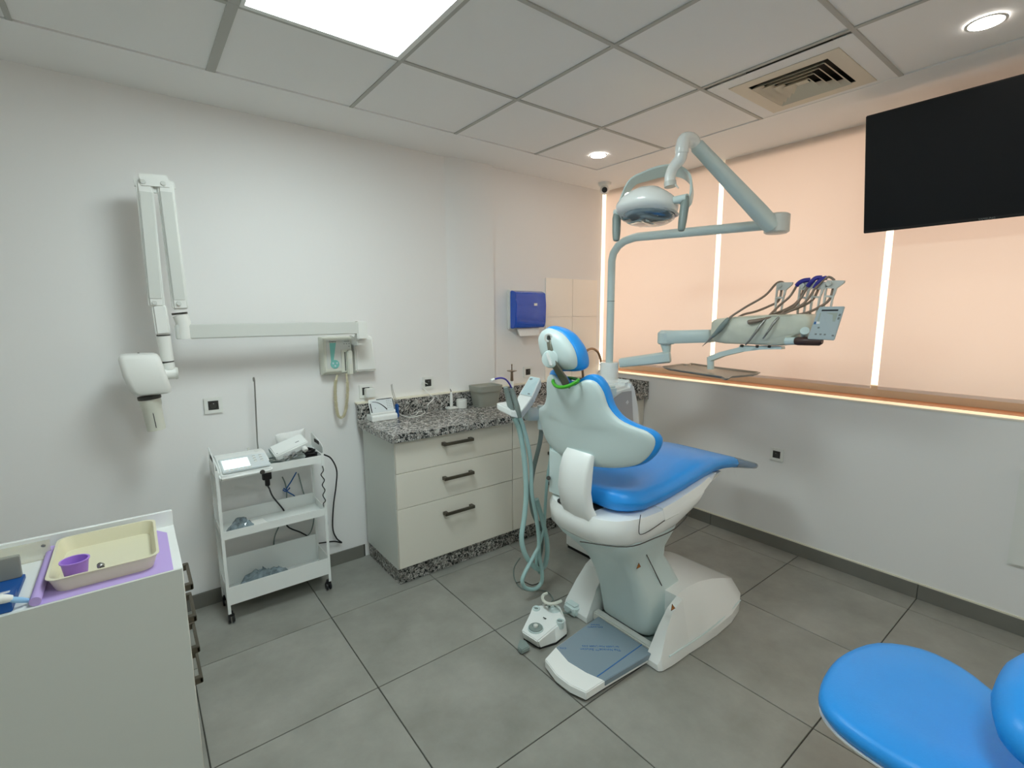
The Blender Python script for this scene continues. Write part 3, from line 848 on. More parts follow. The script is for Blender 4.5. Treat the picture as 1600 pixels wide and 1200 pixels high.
# ------------------------------------------------------------ trolley
TX0, TX1, TY0, TY1 = -2.985, -2.480, -0.265, -0.055
t = thing('trolley', 'white three-tier metal trolley on black castors against the wall', 'trolley', (-2.73, -.16, 0))
def tray(z, h, hb, name='shelf'):
    mb = MB()
    mb.box(TX0 + .002, TX1 - .002, TY0, TY1, z, z + .003)
    mb.box(TX0 + .004, TX1 - .004, TY0 - .002, TY0 + .001, z, z + h, bev=.0008)
    mb.box(TX0 + .004, TX1 - .004, TY1 - .001, TY1 + .002, z, z + hb, bev=.0008)
    mb.box(TX0 + .002, TX0 + .0045, TY0, TY1, z, z + h); mb.box(TX1 - .0045, TX1 - .002, TY0, TY1, z, z + h)
    return part(name, mb, WHITE, t)
tray(0.745, .042, .05, 'shelf'); tray(0.445, .042, .07, 'shelf'); tray(0.100, .095, .16, 'shelf')
for xx in (TX0, TX1):
    s_ = 1 if xx == TX0 else -1
    for yy in (TY0 - .003, TY1 - .007):
        part('post', MB().box(xx - .002, xx + .002, yy, yy + .014, .055, .80, bev=.0005, seg=1).box(min(xx, xx + s_ * .012), max(xx, xx + s_ * .012), yy - .0005, yy + .0015, .055, .80), WHITE, t)
    # end handle: sloping plate with a slot at the top
    mb = MB()
    zt_ = .875
    out = [(xx - .0015, TY0 - .003, .79), (xx - .0015, TY0 + .0, zt_ - .045), (xx - .0015, TY0 + .03, zt_ - .03), (xx - .0015, TY1 - .02, zt_), (xx - .0015, TY1 + .003, zt_ - .005), (xx - .0015, TY1 + .003, .79)]
    mb.prism(out, (.003, 0, 0), bev=.0006, seg=1)
    mb.box(xx - .008, xx + .008, TY0 + .03, TY1 - .01, zt_ - .003, zt_ + .002, bev=.001, M=None) if False else None
    pl = part('end_plate', mb, WHITE, t)
    part('hand_slot', MB().box(xx - .0022, xx + .0022, TY0 + .06, TY1 - .06, zt_ - .045, zt_ - .025, bev=.0004), DARK, pl)
for xx, yy in ((TX0 + .012, TY0 + .012), (TX1 - .012, TY0 + .012), (TX0 + .012, TY1 - .012), (TX1 - .012, TY1 - .012)):
    mb = MB().tube([(xx, yy, .060), (xx, yy, .047)], .010, n=12, smooth=False)
    mb.box(xx - .014, xx + .014, yy - .012, yy + .012, .035, .049, bev=.004)
    c_ = part('castor', mb, BLACK, t)
    for s_ in (-1, 1):
        part('wheel', MB().tube([(xx + s_ * .005, yy, .0225), (xx + s_ * .014, yy, .0225)], [.0215, .019], n=18, smooth=False), BLACK, c_)

SH = 0.749
# console with lit display on the top shelf
t = thing('implant_console', 'white control console with a glowing display on the left of the trolley top', 'dental device', (-2.86, -.16, SH), (0, 0, R(2)))
pr_ = [(-.125, 0), (-.128, .020), (-.060, .058), (.045, .088), (.082, .080), (.085, 0)]
mb = MB().prism([(-.115, y, z) for y, z in pr_], (.235, 0, 0), bev=.008, seg=3)
part('housing', mb, WHITE, t, local=True)
sl = Vector((0, .105, .030)).normalized() ; 
M = frame((0.0, -.1225, .0232), (1, 0, 0), Vector((0, .068, .038)))
M2 = M
def onface(name, x0_, x1_, y0_, y1_, m, lift=.001, th=.001, parent=t, bev=.0):
    return part(name, MB().box(x0_, x1_, y0_, y1_, lift - th, lift, bev=bev, M=M2), m, parent, local=True)
# the face is long: approximate by the mean plane of the sloping top
M = frame((0.0, -.128, .024), (1, 0, 0), Vector((0, .168, .066))); M2 = M
part('panel', MB().box(-.100, .112, .012, .128, -.0, .0115, bev=.003, M=M), CONP, t, local=True)
M2 = M @ Matrix.Translation((0, 0, .0115))
onface('display', -.090, .025, .034, .108, SCR_ON, .0015)
for k in range(6): onface('key', -.086 + k * .0205, -.074 + k * .0205, .017, .026, WHITE2, .0018, .002, bev=.0006)
for r_ in range(3):
    for c_ in range(2): onface('key', .048 + c_ * .030, .061 + c_ * .030, .058 + r_ * .020, .068 + r_ * .020, WHITE2, .0018, .002, bev=.0006)
mb = MB()
for r_ in range(3):
    for c_ in range(2): mb.box(.048 + c_ * .030, .061 + c_ * .030, .069 + r_ * .020, .071 + r_ * .020, 0, .0012, M=M2)
for k in range(6): mb.box(-.086 + k * .0205, -.074 + k * .0205, .0265, .028, 0, .0012, M=M2)
part('key_print', mb, INKG, t, local=True)
part('socket_plug', MB().lathe([(0, 0), (.012, 0), (.011, .004), (0, .004)], (.070, -.127, .010), axis=(0, -1, 0), n=14), DARKB, t, local=True)
part('logo_dimple', MB().lathe([(0, 0), (.014, 0), (.013, .0015), (0, .002)], (.085, .035, .0845), axis=(0, -.28, 1), n=16), GREYW, t, local=True)
part('antenna_sleeve', MB().tube([(.05, .06, .07), (.05, .06, .10)], .006, n=10, smooth=False), GREYW, t, local=True)
# tall thin rod standing behind
c = V((-2.757, -0.060, 0.857)); 
t = thing('drip_rod', 'tall thin metal rod rising behind the console on the trolley', 'rod', (c.x, -.085, SH))
part('rod', MB().tube([(c.x - .002, -.075, SH), (-2.762, -0.075, 0.868), (-2.752, -0.075, 1.199)], .0038, n=8, smooth=False), STEEL, t)
part('hook', MB().tube([(-2.752, -0.075, 1.199), (-2.753, -0.075, 1.213), (-2.757, -0.075, 1.210), (-2.757, -0.075, 1.193)], .003, n=8, sub=4), STEEL, t)

# white tilted device leaning on the right half of the shelf
t = thing('handpiece_motor', 'white slab device with chrome knobs, tilted on the right of the trolley top', 'dental device', (-2.62, -.16, SH))
M = frame((-2.703, -0.200, 0.795), V((-2.545, -0.200, 0.844)) - V((-2.703, -0.200, 0.795)), (0.1, 1, 0.30))
part('housing', MB().box(0, .175, -.01, .105, -.018, .018, bev=.006, seg=3, M=M), WHITE, t)
part('end_cover', MB().box(-.006, .002, -.004, .098, -.014, .014, bev=.003, M=M), GREYP, t)
part('slot', MB().box(.12, .14, .03, .036, .0175, .0187, M=M), INKG, t)
part('screw', MB().box(.012, .018, .004, .010, .0175, .0187, M=M), INKG, t)
for a_ in (.045, .085, .145):
    part('knob', MB().lathe([(0, 0), (.014, 0), (.015, .012), (.012, .024), (0, .026)], M @ Vector((a_, -.01, -.008)), axis=(M.to_3x3() @ Vector((0, -1, -.3))), n=18), CHROME if a_ < .12 else WHITE2, t)
# soft pouch behind
t = thing('white_pouch', 'soft white padded pouch leaning against the wall behind the trolley top devices', 'pouch', (-2.62, -.075, SH))
ol = smooth_loop([(-.075, .0), (-.072, .06), (-.078, .12), (-.02, .128), (.05, .132), (.078, .135), (.074, .07), (.076, .0)], 3)
cxp = (-2.596, -0.090, 0.807)[0]
mb = MB().pillow(ol, (0, .06), [(0, -.004), (.5, -.020), (.85, -.014), (.97, -.004), (1.0, .0), (.97, .004), (.85, .012), (.5, .016), (0, .010)], lambda u, v, w: (cxp + u, -.085 + w, SH + .022 + v))
part('pouch', mb, ROLLM, t)
# cable heaps on the top shelf
random.seed(3)
pts = []
for k in range(26):
    a_ = k * 1.9
    pts.append((-2.515 + .035 * math.cos(a_) * (0.5 + .5 * random.random()) - .001 * k, -.20 + .045 * math.sin(a_) * (0.5 + .5 * random.random()), SH + .012 + .0022 * k))
pts = [(-2.70, -.23, SH + .008), (-2.62, -.245, SH + .008), (-2.56, -.24, SH + .012)] + pts
single('black_cable_heap', MB().tube(pts, .0045, n=7, sub=4), BLACKC, 'tangle of black cable heaped at the right end of the trolley top', 'cable', loc=(-2.52, -.2, SH))
pts = [(-2.70 + .05 * math.cos(k * .8) - .0 * k, -.20 + .05 * math.sin(k * .8), SH + .007 + .003 * k) for k in range(14)]
single('grey_cable_coil', MB().tube(pts, .004, n=7, sub=4), GREYHOSE, 'grey coiled cable between the console and the tilted device', 'cable', loc=(-2.68, -.2, SH))

# cables hanging in the trolley
def cable(label, pts, r, m, name='cable', n=7):
    return single(name, MB().tube(pts, r, n=n, sub=6), m, label, 'cable')
cb_ = cable('black cable looping from the trolley top down its right side to the skirting', [(-2.468, -0.200, 0.772), (-2.451, -0.200, 0.765), (-2.412, -0.180, 0.731), (-2.368, -0.120, 0.639), (-2.365, -0.080, 0.530), (-2.377, -0.050, 0.404), (-2.383, -0.030, 0.256), (-2.361, -0.020, 0.180), (-2.331, -0.020, 0.142), (-2.377, -0.020, 0.164), (-2.444, -0.030, 0.180), (-2.474, -0.030, 0.185)], .0042, BLACKC)
cable('thin black cable zigzagging along the right trolley posts', [(-2.490, -0.270, 0.728), (-2.486, -0.272, 0.702), (-2.500, -0.272, 0.680), (-2.484, -0.272, 0.648), (-2.497, -0.272, 0.622), (-2.484, -0.272, 0.590), (-2.497, -0.272, 0.564), (-2.485, -0.272, 0.531), (-2.498, -0.272, 0.513), (-2.452, -0.150, 0.416), (-2.437, -0.120, 0.332), (-2.439, -0.100, 0.257), (-2.427, -0.060, 0.178)], .0026, BLACKC)
t = thing('power_plug', 'black power plug and lead hanging under the trolley top shelf', 'plug', (-2.75, -.2, .70))
pp = V((-2.747, -0.170, 0.691))
part('plug', MB().box(pp.x - .022, pp.x + .022, pp.y - .012, pp.y + .012, pp.z - .010, SH - .0045, bev=.003).box(pp.x - .010, pp.x + .012, pp.y - .01, pp.y + .01, pp.z - .045, pp.z - .009, bev=.003), BLACK, t)
part('lead', MB().tube([(pp.x + .001, pp.y, pp.z - .044), (-2.735, -0.150, 0.620), (-2.714, -0.120, 0.559), (-2.650, -0.060, 0.438), (-2.636, -0.030, 0.340), (-2.566, -0.030, 0.281), (-2.519, -0.030, 0.235), (-2.506, -0.030, 0.207)], .0042, n=7), BLACKC, t)
t = thing('blue_tubing', 'bright blue thin tube tied in a knot behind the trolley shelves', 'tube', (-2.63, -.04, .7))
part('tube', MB().tube([(-2.572, -0.050, 0.652), (-2.600, -0.040, 0.602), (-2.628, -0.030, 0.556), (-2.613, -0.030, 0.534), (-2.583, -0.030, 0.504), (-2.556, -0.030, 0.443)], .0035, n=7), INKB, t)
part('knot', MB().tube([(-2.641, -0.030, 0.567), (-2.623, -0.035, 0.553), (-2.607, -0.030, 0.563), (-2.630, -0.035, 0.547), (-2.645, -0.030, 0.560)], .0035, n=7), DBLUE, t)
cable('grey cable hanging straight behind the trolley, left of the blue tube', [(-2.643, -0.030, 0.635), (-2.629, -0.030, 0.587), (-2.627, -0.030, 0.518), (-2.643, -0.030, 0.427), (-2.679, -0.030, 0.352), (-2.707, -0.030, 0.291), (-2.715, -0.030, 0.217)], .0035, GREYHOSE)
cable('grey cable hanging behind the trolley, right of the blue tube', [(-2.558, -0.030, 0.636), (-2.547, -0.030, 0.576), (-2.531, -0.030, 0.495), (-2.487, -0.030, 0.386), (-2.509, -0.030, 0.272), (-2.569, -0.030, 0.230), (-2.600, -0.030, 0.188)], .0032, GREYHOSE)

# bags on the shelves
def bag(name, label, cx_, cy_, z, sx, sy, h, m, seed, inner=None):
    random.seed(seed)
    t_ = thing(name, label, 'plastic bag', (cx_, cy_, z))
    n = 15
    mb = MB(); bm_ = mb.bm; g = {}
    for i_ in range(n):
        for j_ in range(n):
            u = i_ / (n - 1) * 2 - 1; v = j_ / (n - 1) * 2 - 1
            uu = u * math.sqrt(max(0, 1 - v * v / 2)); vv = v * math.sqrt(max(0, 1 - u * u / 2))
            rr_ = math.hypot(uu, vv)
            hh = h * max(0, 1 - rr_ ** 2.2) * (.45 + .75 * random.random()) + (.002 if rr_ > .98 else .006)
            jx = (random.random() - .5) * sx * .10; jy = (random.random() - .5) * sy * .10
            wob = 1 + .10 * math.sin(5 * math.atan2(vv, uu) + seed)
            g[i_, j_] = bm_.verts.new((cx_ + uu * sx * wob + jx, cy_ + vv * sy * wob + jy, z + hh))
    for i_ in range(n - 1):
        for j_ in range(n - 1):
            a_, b2, c_2, d_2 = g[i_, j_], g[i_ + 1, j_], g[i_ + 1, j_ + 1], g[i_, j_ + 1]
            if random.random() < .5: bm_.faces.new((a_, b2, c_2)); bm_.faces.new((a_, c_2, d_2))
            else: bm_.faces.new((a_, b2, d_2)); bm_.faces.new((b2, c_2, d_2))
    ret = bmesh.ops.extrude_face_region(bm_, geom=list(bm_.faces))
    for v_ in ret['geom']:
        if isinstance(v_, bmesh.types.BMVert): v_.co.z = z + .0005
    bmesh.ops.recalc_face_normals(bm_, faces=bm_.faces)
    part('bag', mb, m, t_, angle=15)
    return t_
b1 = bag('plastic_bag', 'clear plastic bag of small parts on the trolley middle shelf', -2.885, -.17, .4485, .062, .06, .045, BAGD, 4)
single('white_sachet', MB().prism([(-2.83, -.225, .449), (-2.765, -.205, .449), (-2.775, -.13, .449), (-2.84, -.14, .449)], (0, 0, .014), bev=.004), PAPER,
       'small white sachet with dark print beside the bag on the middle shelf', 'sachet', loc=(-2.80, -.17, .449))
b2 = bag('plastic_bag', 'crumpled clear bag with dark grey contents on the trolley bottom shelf', -2.79, -.165, .1035, .150, .078, .085, BAGD, 9)
cable('short black lead curled in the bottom tray of the trolley', [(-2.60, -.22, .108), (-2.62, -.20, .112), (-2.59, -.18, .112), (-2.56, -.20, .108), (-2.53, -.17, .108), (-2.50, -.12, .12)], .0035, BLACKC)

# ------------------------------------------------------------ dental chair
CY = -1.455
BY = -1.50
t = chair = thing('dental_chair', 'blue and white dental chair with raised seat, upright back and stepped base', 'dental chair', (-1.2, CY, 0))
# --- base: broad body that tapers to the rear, with two forward legs around the column
def bsec(x, ya, yb, top, tin=.085, wall=.045):
    """closed section between y=ya (near, smaller) and yb; sloping shoulders"""
    return [(x, ya, 0.004), (x, ya, wall * min(1, top / .08)), (x, ya + tin * (yb - ya) / .6, top), (x, yb - tin * (yb - ya) / .6, top), (x, yb, wall * min(1, top / .08)), (x, yb, 0.004)]
rings = []
for x, h, top, tin in ((-1.37, .312, .250, .075), (-1.28, .318, .256, .085), (-1.15, .322, .232, .10), (-1.0, .315, .188, .11), (-.88, .290, .145, .10), (-.79, .25, .110, .07), (-.745, .20, .09, .04), (-.725, .15, .07, .02)):
    rings.append(bsec(x, BY - h, BY + h, top, tin, .05))
mb = MB().loft(rings)
for s_ in (-1, 1):
    rings = []
    for x, h0, top in ((-1.575, -.018, .03), (-1.56, -.008, .05), (-1.50, -.002, .150), (-1.44, .0, .220), (-1.37, .0, .250)):
        a_ = BY + s_ * (.312 + h0); b2 = -1.722 if s_ < 0 else -1.372
        o1 = s_ * .045 * min(1, top / .2); 
        sec = [(x, a_, .004), (x, a_, .045 * min(1, top / .1)), (x, a_ - o1, top), (x, b2 + o1 * .3, top), (x, b2, .004)]
        rings.append(sec)
    mb.loft(rings)
part('base', mb, WHITE, t, angle=24)
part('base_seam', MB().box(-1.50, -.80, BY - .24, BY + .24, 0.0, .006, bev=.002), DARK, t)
# raised side panel edge on the near flank
mb = MB().tube([(-1.515, BY - .306, .055), (-1.2, BY - .318, .058), (-.86, BY - .285, .055)], .004, n=6)
part('flank_ridge', mb, SHELLW, t)
part('cable_housing', MB().box(-1.60, -1.54, BY + .19, BY + .275, .004, .060, bev=.012, seg=3), SHELLW, t)
def triangle_sign(o, xd, yd, s, parent):
    M = frame(o, xd, yd)
    sg = part('warning_sign', MB().prism([M @ Vector(p) for p in ((-s, -s * .6, 0), (s, -s * .6, 0), (0, s * .95, 0))], M.to_3x3() @ Vector((0, 0, .0008))), INK, parent, 'orange and black warning triangle')
    part('sign_face', MB().prism([M @ Vector(p) for p in ((-s * .72, -s * .46, .0008), (s * .72, -s * .46, .0008), (0, s * .7, .0008))], M.to_3x3() @ Vector((0, 0, .0005))), WARNO, sg)
    part('sign_mark', MB().prism([M @ Vector(p) for p in ((-s * .12, -s * .36, .0013), (s * .12, -s * .36, .0013), (s * .08, s * .3, .0013), (-s * .08, s * .3, .0013))], M.to_3x3() @ Vector((0, 0, .0004))), INK, sg)

# --- column: leaning pedestal that flares under the seat housing
def csec(x0, x1, h, z, r=.05):
    r = min(r, (x1 - x0) / 2.2, h); c_ = -1.525 + (.045 * max(0, (z - .30) / .27) ** 1)
    return rr(x0, x1, c_ - h, c_ + h, r, z, 5)
rings = [csec(-1.470, -1.19, .135, .035, .06), csec(-1.495, -1.17, .148, .06, .06), csec(-1.510, -1.16, .152, .12, .07), csec(-1.53, -1.20, .150, .22, .06), csec(-1.57, -1.28, .148, .33, .05),
         csec(-1.61, -1.335, .152, .41, .05), csec(-1.67, -1.335, .175, .47, .07), csec(-1.73, -1.315, .215, .525, .11), csec(-1.765, -1.29, .248, .572, .15), csec(-1.765, -1.26, .250, .605, .15)]
part('column', MB().loft(rings), SHELLW, t, angle=50)
part('column_seam', MB().tube([(-1.537, -1.676, 0.496), (-1.395, -1.672, 0.281)], .0022, n=5), DARKB, t)
triangle_sign((-1.580, -1.676, 0.444), (1, 0, 0), (0, 0, 1), .016, t)
triangle_sign((-1.498, -1.800, 0.277), (1, 0, .0), (0, .25, 1), .016, t)
# --- seat housing (tub)
def up_(x, z): return z + max(0, x + 1.45) * .34 * min(1, max(0, (.700 - z) / .12))
def tub(x0, x1, h, z, r):
    c_ = -1.475
    out = []
    for x, k in ((x1, .92), (x1 - .06, 1.0), (-1.40, 1.0), (-1.55, .985), (-1.66, .90), (x0 + .075, .74), (x0 + .03, .54), (x0 + .006, .30), (x0, 0)):
        out.append((x, c_ + h * k, up_(x, z)))
    for x, k in ((x0 + .004, .34), (x0 + .02, .60), (x0 + .055, .80), (x0 + .11, .93), (-1.62, 1.0), (-1.40, 1.02), (x1 - .06, 1.0), (x1, .92)):
        out.append((x, c_ - h * k, up_(x, z)))
    return out
rings = [tub(-1.785, -1.20, .244, .575, .20), tub(-1.815, -1.17, .260, .600, .22), tub(-1.822, -1.15, .264, .662, .22), tub(-1.808, -1.14, .256, .697, .21), tub(-1.76, -1.14, .215, .701, .19)]
part('seat_housing', MB().loft(rings), WHITE, t, angle=50)
rings = []
for x, z0, z1, h in ((-1.50, .625, .706, .278), (-1.40, .630, .716, .278), (-1.20, .668, .738, .266), (-1.08, .700, .748, .245), (-.99, .722, .744, .22)):
    rings.append([(x, CY - h, z0 + .01), (x, CY - h - .012, z0 + .03), (x, CY - h, z1), (x, CY + h, z1), (x, CY + h + .012, z0 + .03), (x, CY + h, z0 + .01), (x, CY + h - .04, z0), (x, CY - h + .04, z0)])
part('side_cover', MB().loft(rings), WHITE, t)
part('cover_seam', MB().tube([(-1.835, CY - .11, .592), (-1.72, CY - .262, .592), (-1.56, CY - .286, .592), (-1.42, CY - .290, .596), (-1.30, CY - .284, .634)], .0025, n=5), DARKB, t)
part('cover_seam', MB().tube([(-1.667, -1.742, 0.725), (-1.679, -1.745, 0.658), (-1.659, -1.746, 0.639), (-1.585, -1.745, 0.642), (-1.464, -1.742, 0.660)], .0018, n=5, sub=3), DARKB, t)
part('leg_support', MB().prism([(-1.12, CY - .235, .688), (-.90, CY - .215, .722), (-.90, CY - .215, .732), (-1.12, CY - .235, .712)], (0, .43, 0), bev=.004), GREYW, t)
# --- seat cushion
def ssec(x, h, zb, zt, cr=.0):
    pts = []
    r = min(.045, (zt - zb) / 2.05)
    prof = [(-h + r, zb), (-h + r * .3, zb + r * .3), (-h, zb + r), (-h, zt - r), (-h + r * .3, zt - r * .3), (-h + r, zt), (-h * .5, zt - cr * .7), (0, zt - cr), (h * .5, zt - cr * .7), (h - r, zt), (h - r * .3, zt - r * .3), (h, zt - r), (h, zb + r), (h - r * .3, zb + r * .3), (h - r, zb), (0, zb)]
    return [(x, CY + a_, b2) for a_, b2 in prof]
secs = [(-1.725, .15, .735, .785, .0), (-1.715, .19, .72, .795, .003), (-1.69, .225, .712, .803, .006), (-1.65, .250, .706, .802, .010), (-1.60, .262, .702, .795, .014), (-1.45, .262, .708, .795, .014), (-1.30, .258, .722, .808, .010),
        (-1.15, .250, .738, .822, .004), (-1.02, .240, .745, .826, .0), (-.90, .228, .738, .808, .0), (-.80, .216, .722, .786, .0), (-.72, .206, .706, .764, .0)]
part('seat_cushion', MB().loft([ssec(*s_) for s_ in secs]), BLUE, t, angle=60)
secs = [(-.722, .2075, .705, .765, 0), (-.64, .198, .686, .740, 0), (-.52, .182, .655, .700, 0), (-.42, .166, .630, .668, 0), (-.365, .146, .620, .650, 0), (-.350, .12, .626, .643, 0)]
part('foot_cover', MB().loft([ssec(*s_) for s_ in secs]), FOOTCOV, t, 'greyish clear cover over the foot end', angle=60)
# --- back rest
half = [(0, 1.243), (.035, 1.246), (.065, 1.263), (.10, 1.277), (.137, 1.270), (.163, 1.232), (.178, 1.174), (.216, 1.126), (.272, 1.100), (.313, 1.085), (.336, 1.058), (.331, 1.018), (.302, .970), (.262, .937), (.188, .913), (.10, .900), (.04, .898)]
ol = [(u, v) for u, v in half] + [(-u, v) for u, v in reversed(half[1:])]
ol = smooth_loop(ol, 3)
BC = -1.470
def bmap(u, v, w):
    return (-1.762 - .176 * (v - .925) + .9 * u * u + w, BC + u, v)
part('back_shell', MB().pillow(ol, (0, 1.06), [(0, -.016), (.45, -.016), (.8, -.015), (.93, -.012), (.985, -.006), (1, .002), (.99, .010), (0, .010)], bmap), SHELLW, t, angle=60)
part('back_cushion', MB().pillow(ol, (0, 1.06), [(0, .010), (.97, .010), (1.01, .014), (1.02, .024), (1.02, .036), (1.005, .048), (.95, .057), (.7, .060), (0, .058)], lambda u, v, w: bmap(u, v + max(0, v - 1.15) * .12, w)), BLUE, t, angle=60)
# --- curved bracket under the back rest
path = [(-1.775, .955, .076, .018), (-1.790, .93, .080, .026), (-1.802, .88, .082, .032), (-1.810, .80, .082, .034), (-1.800, .73, .082, .034), (-1.775, .675, .080, .034), (-1.740, .638, .074, .030), (-1.70, .618, .062, .024)]
rings = []
for i, (x, z, h, th) in enumerate(path):
    a_ = path[max(i - 1, 0)]; b2 = path[min(i + 1, len(path) - 1)]
    tx, tz = b2[0] - a_[0], b2[1] - a_[1]; l_ = math.hypot(tx, tz); nx, nz = tz / l_, -tx / l_   # outward (towards -x)
    sec = []
    for yy, k in ((-h, 0), (-h, .7), (-h * .88, 1.0), (0, 1.12), (h * .88, 1.0), (h, .7), (h, 0), (0, -.3)):
        sec.append((x + nx * (k - .4) * th * 1.3, BC - .032 - .005 * max(0, i - 3) ** 1.6 + yy, z + nz * (k - .4) * th * 1.3))
    rings.append(sec)
part('back_bracket', MB().loft(rings), WHITE, t, angle=60)
part('bracket_slot', MB().loft([rr(-1.80, -1.66, BC - .09, BC + .10, .03, .7005, 4), rr(-1.80, -1.66, BC - .09, BC + .10, .03, .7060, 4)]), DARK, t)
part('hinge_block', MB().box(-1.755, -1.60, BC + .07, BC + .205, .69, .93, bev=.02, seg=3), SHELLW, t)
part('side_knob', MB().tube([(-1.774, -1.300, 0.784), (-1.747, -1.270, 0.770)], .010, n=12, smooth=False), DARKB, t)
# --- headrest
sh = [(-1.860, -1.326, 1.434), (-1.860, -1.352, 1.467), (-1.860, -1.393, 1.480), (-1.860, -1.440, 1.472), (-1.860, -1.478, 1.455), (-1.860, -1.508, 1.428), (-1.860, -1.530, 1.398), (-1.860, -1.541, 1.363), (-1.860, -1.538, 1.329), (-1.860, -1.513, 1.314), (-1.860, -1.465, 1.309), (-1.860, -1.410, 1.308), (-1.860, -1.362, 1.337), (-1.860, -1.336, 1.374)]
hol = smooth_loop([(p[1], p[2]) for p in sh], 3)
hc = (sum(p[0] for p in hol) / len(hol), sum(p[1] for p in hol) / len(hol))
def hmap(u, v, w): return (-1.86 + w - .10 * (v - hc[1]) + .5 * (u - hc[0]) ** 2, u, v)
part('headrest_shell', MB().pillow(hol, hc, [(0, -.034), (.4, -.033), (.7, -.027), (.88, -.016), (.97, -.004), (1, .006), (.98, .012), (0, .012)], hmap), SHELLW, t, angle=60)
part('headrest_cushion', MB().pillow(hol, hc, [(0, .012), (.99, .012), (1.05, .018), (1.09, .032), (1.09, .052), (1.04, .072), (.9, .086), (.6, .092), (0, .093)], hmap), BLUE, t, angle=60)
stem = [(-1.893, -1.428, 1.436), (-1.900, -1.446, 1.385), (-1.890, -1.466, 1.328), (-1.860, -1.473, 1.284), (-1.830, -1.465, 1.249), (-1.800, -1.450, 1.211)]
mb = MB()
rings = []
for i, p in enumerate(stem):
    a_ = V(stem[max(i - 1, 0)]); b2 = V(stem[min(i + 1, 5)]); d_ = (b2 - a_).normalized()
    n_ = Vector((-1, 0, 0)); n_ = (n_ - d_ * n_.dot(d_)).normalized(); s2_ = d_.cross(n_)
    w_ = (.012, .012, .018, .024, .026, .026)[i]
    rings.append([V(p) + s2_ * a1 * w_ + n_ * b1 * .005 for a1, b1 in ((-1, -1), (1, -1), (1, 1), (-1, 1))])
mb.loft(rings)
bmesh.ops.bevel(mb.bm, geom=list(mb.bm.edges), offset=.002, segments=1, affect='EDGES', clamp_overlap=True)
part('headrest_stem', mb, mat('headrest_stem_taupe', (112, 112, 98), 0.4, metal=.3), t)
k = V((-1.900, -1.446, 1.356))
ax_ = (V((-1, -.62, .03))).normalized()
kn = part('headrest_knob', MB().lathe([(0, -.012), (.034, -.012), (.037, 0), (.034, .010), (.022, .013), (0, .013)], k, axis=ax_, n=28), SHELLW, t)
M = frame(k + ax_ * .0125, ax_.cross(Vector((0, .45, 1))), ax_)
part('knob_grip', MB().box(-.006, .006, -.003, .010, -.028, .028, bev=.003, M=M), WHITE, kn)
part('headrest_slot', MB().lathe([(.019, 0), (.017, .002), (.012, .002), (.010, 0)], (-1.899, -1.432, 1.442), axis=ax_, n=20, cap=False), GREYW, t)
part('headrest_slot', MB().box(*[v for p in [V((-1.899, -1.432, 1.442))] for v in (p.x - .003, p.x + .002, p.y - .009, p.y + .009, p.z - .009, p.z + .009)], bev=.003), DARKB, t)
ring = [(-1.860, -1.419, 1.255), (-1.872, -1.444, 1.245), (-1.876, -1.475, 1.241), (-1.872, -1.508, 1.246), (-1.860, -1.529, 1.256), (-1.840, -1.545, 1.272), (-1.780, -1.475, 1.267), (-1.760, -1.376, 1.261), (-1.790, -1.351, 1.255), (-1.860, -1.419, 1.255)]
part('neck_ring', MB().tube(ring, .0075, n=8, sub=4), GREEN, t, 'bright green ring round the headrest stem')
# --- fold-out step with protective film
ZT = .050
bl_, br_ = V((-1.541, -1.413, 0.050)), V((-1.543, -1.741, 0.050)); fr_, fl_ = V((-1.946, -1.720, 0.050)), V((-1.950, -1.477, 0.050))
tops = [bl_, br_, V((-1.844, -1.723, 0.050)), fr_, V((-1.969, -1.651, 0.050)), V((-1.973, -1.575, 0.050)), fl_, V((-1.860, -1.449, 0.050))]
step = part('step', MB().prism([(p.x, p.y, .012) for p in tops], (0, 0, ZT - .012), bev=.004, seg=3), WHITE, t)
part('step_foot', MB().prism([lerp((p.x, p.y, 0), ((bl_.x + fr_.x) / 2, (bl_.y + fr_.y) / 2, 0), .06) for p in tops], (0, 0, .012)), BLACK, t)
film = [V((-1.541, -1.417, 0.050)), V((-1.545, -1.742, 0.050)), V((-1.841, -1.723, 0.050)), V((-1.867, -1.645, 0.050)), V((-1.880, -1.552, 0.050)), V((-1.860, -1.454, 0.050))]
part('protective_film', MB().prism([(p.x, p.y, ZT - .001) for p in film], (0, 0, .0025), bev=.0005, seg=1), FILM, step, 'blue-grey protective film with blue print')
# side skirt of the film
p0, p1 = V((-1.543, -1.741, 0.050)), V((-1.840, -1.723, 0.050))
n_ = (p1 - p0).cross(Vector((0, 0, 1))).normalized()
if n_.y > 0: n_ = -n_
part('film_edge', MB().prism([(p0.x, p0.y, ZT), (p1.x, p1.y, ZT), (p1.x, p1.y, ZT - .022), (p0.x, p0.y, ZT - .022)], n_ * .003), FILM, step)
def zt(p): return (p[0], p[1], ZT + .0018)
t0, t1 = V(zt((-1.643, -1.647, 0.052))), V(zt((-1.787, -1.526, 0.052)))
Mt = frame((t0 + t1) / 2, t1 - t0, V(zt((-1.762, -1.629, 0.052))) - (t0 + t1) / 2)
wd = (t1 - t0).length
text('The Novacel™ Solution', wd / 10.2, Mt, INKB, step)
t2, t3 = V(zt((-1.626, -1.633, 0.052))), V(zt((-1.771, -1.511, 0.052)))
Mt2 = frame((t2 + t3) / 2, t3 - t2, V(zt((-1.762, -1.629, 0.052))) - (t2 + t3) / 2)
text('for LASER Fiber LASER CO2', wd / 13.5, Mt2, INKB, step)
Mt3 = Mt.copy(); Mt3.translation = V(zt((-1.614, -1.463, 0.052)))
text('CO2 SAFETY', wd / 14, Mt3, INKB, step)
Mt3 = Mt.copy(); Mt3.translation = V(zt((-1.602, -1.452, 0.052)))
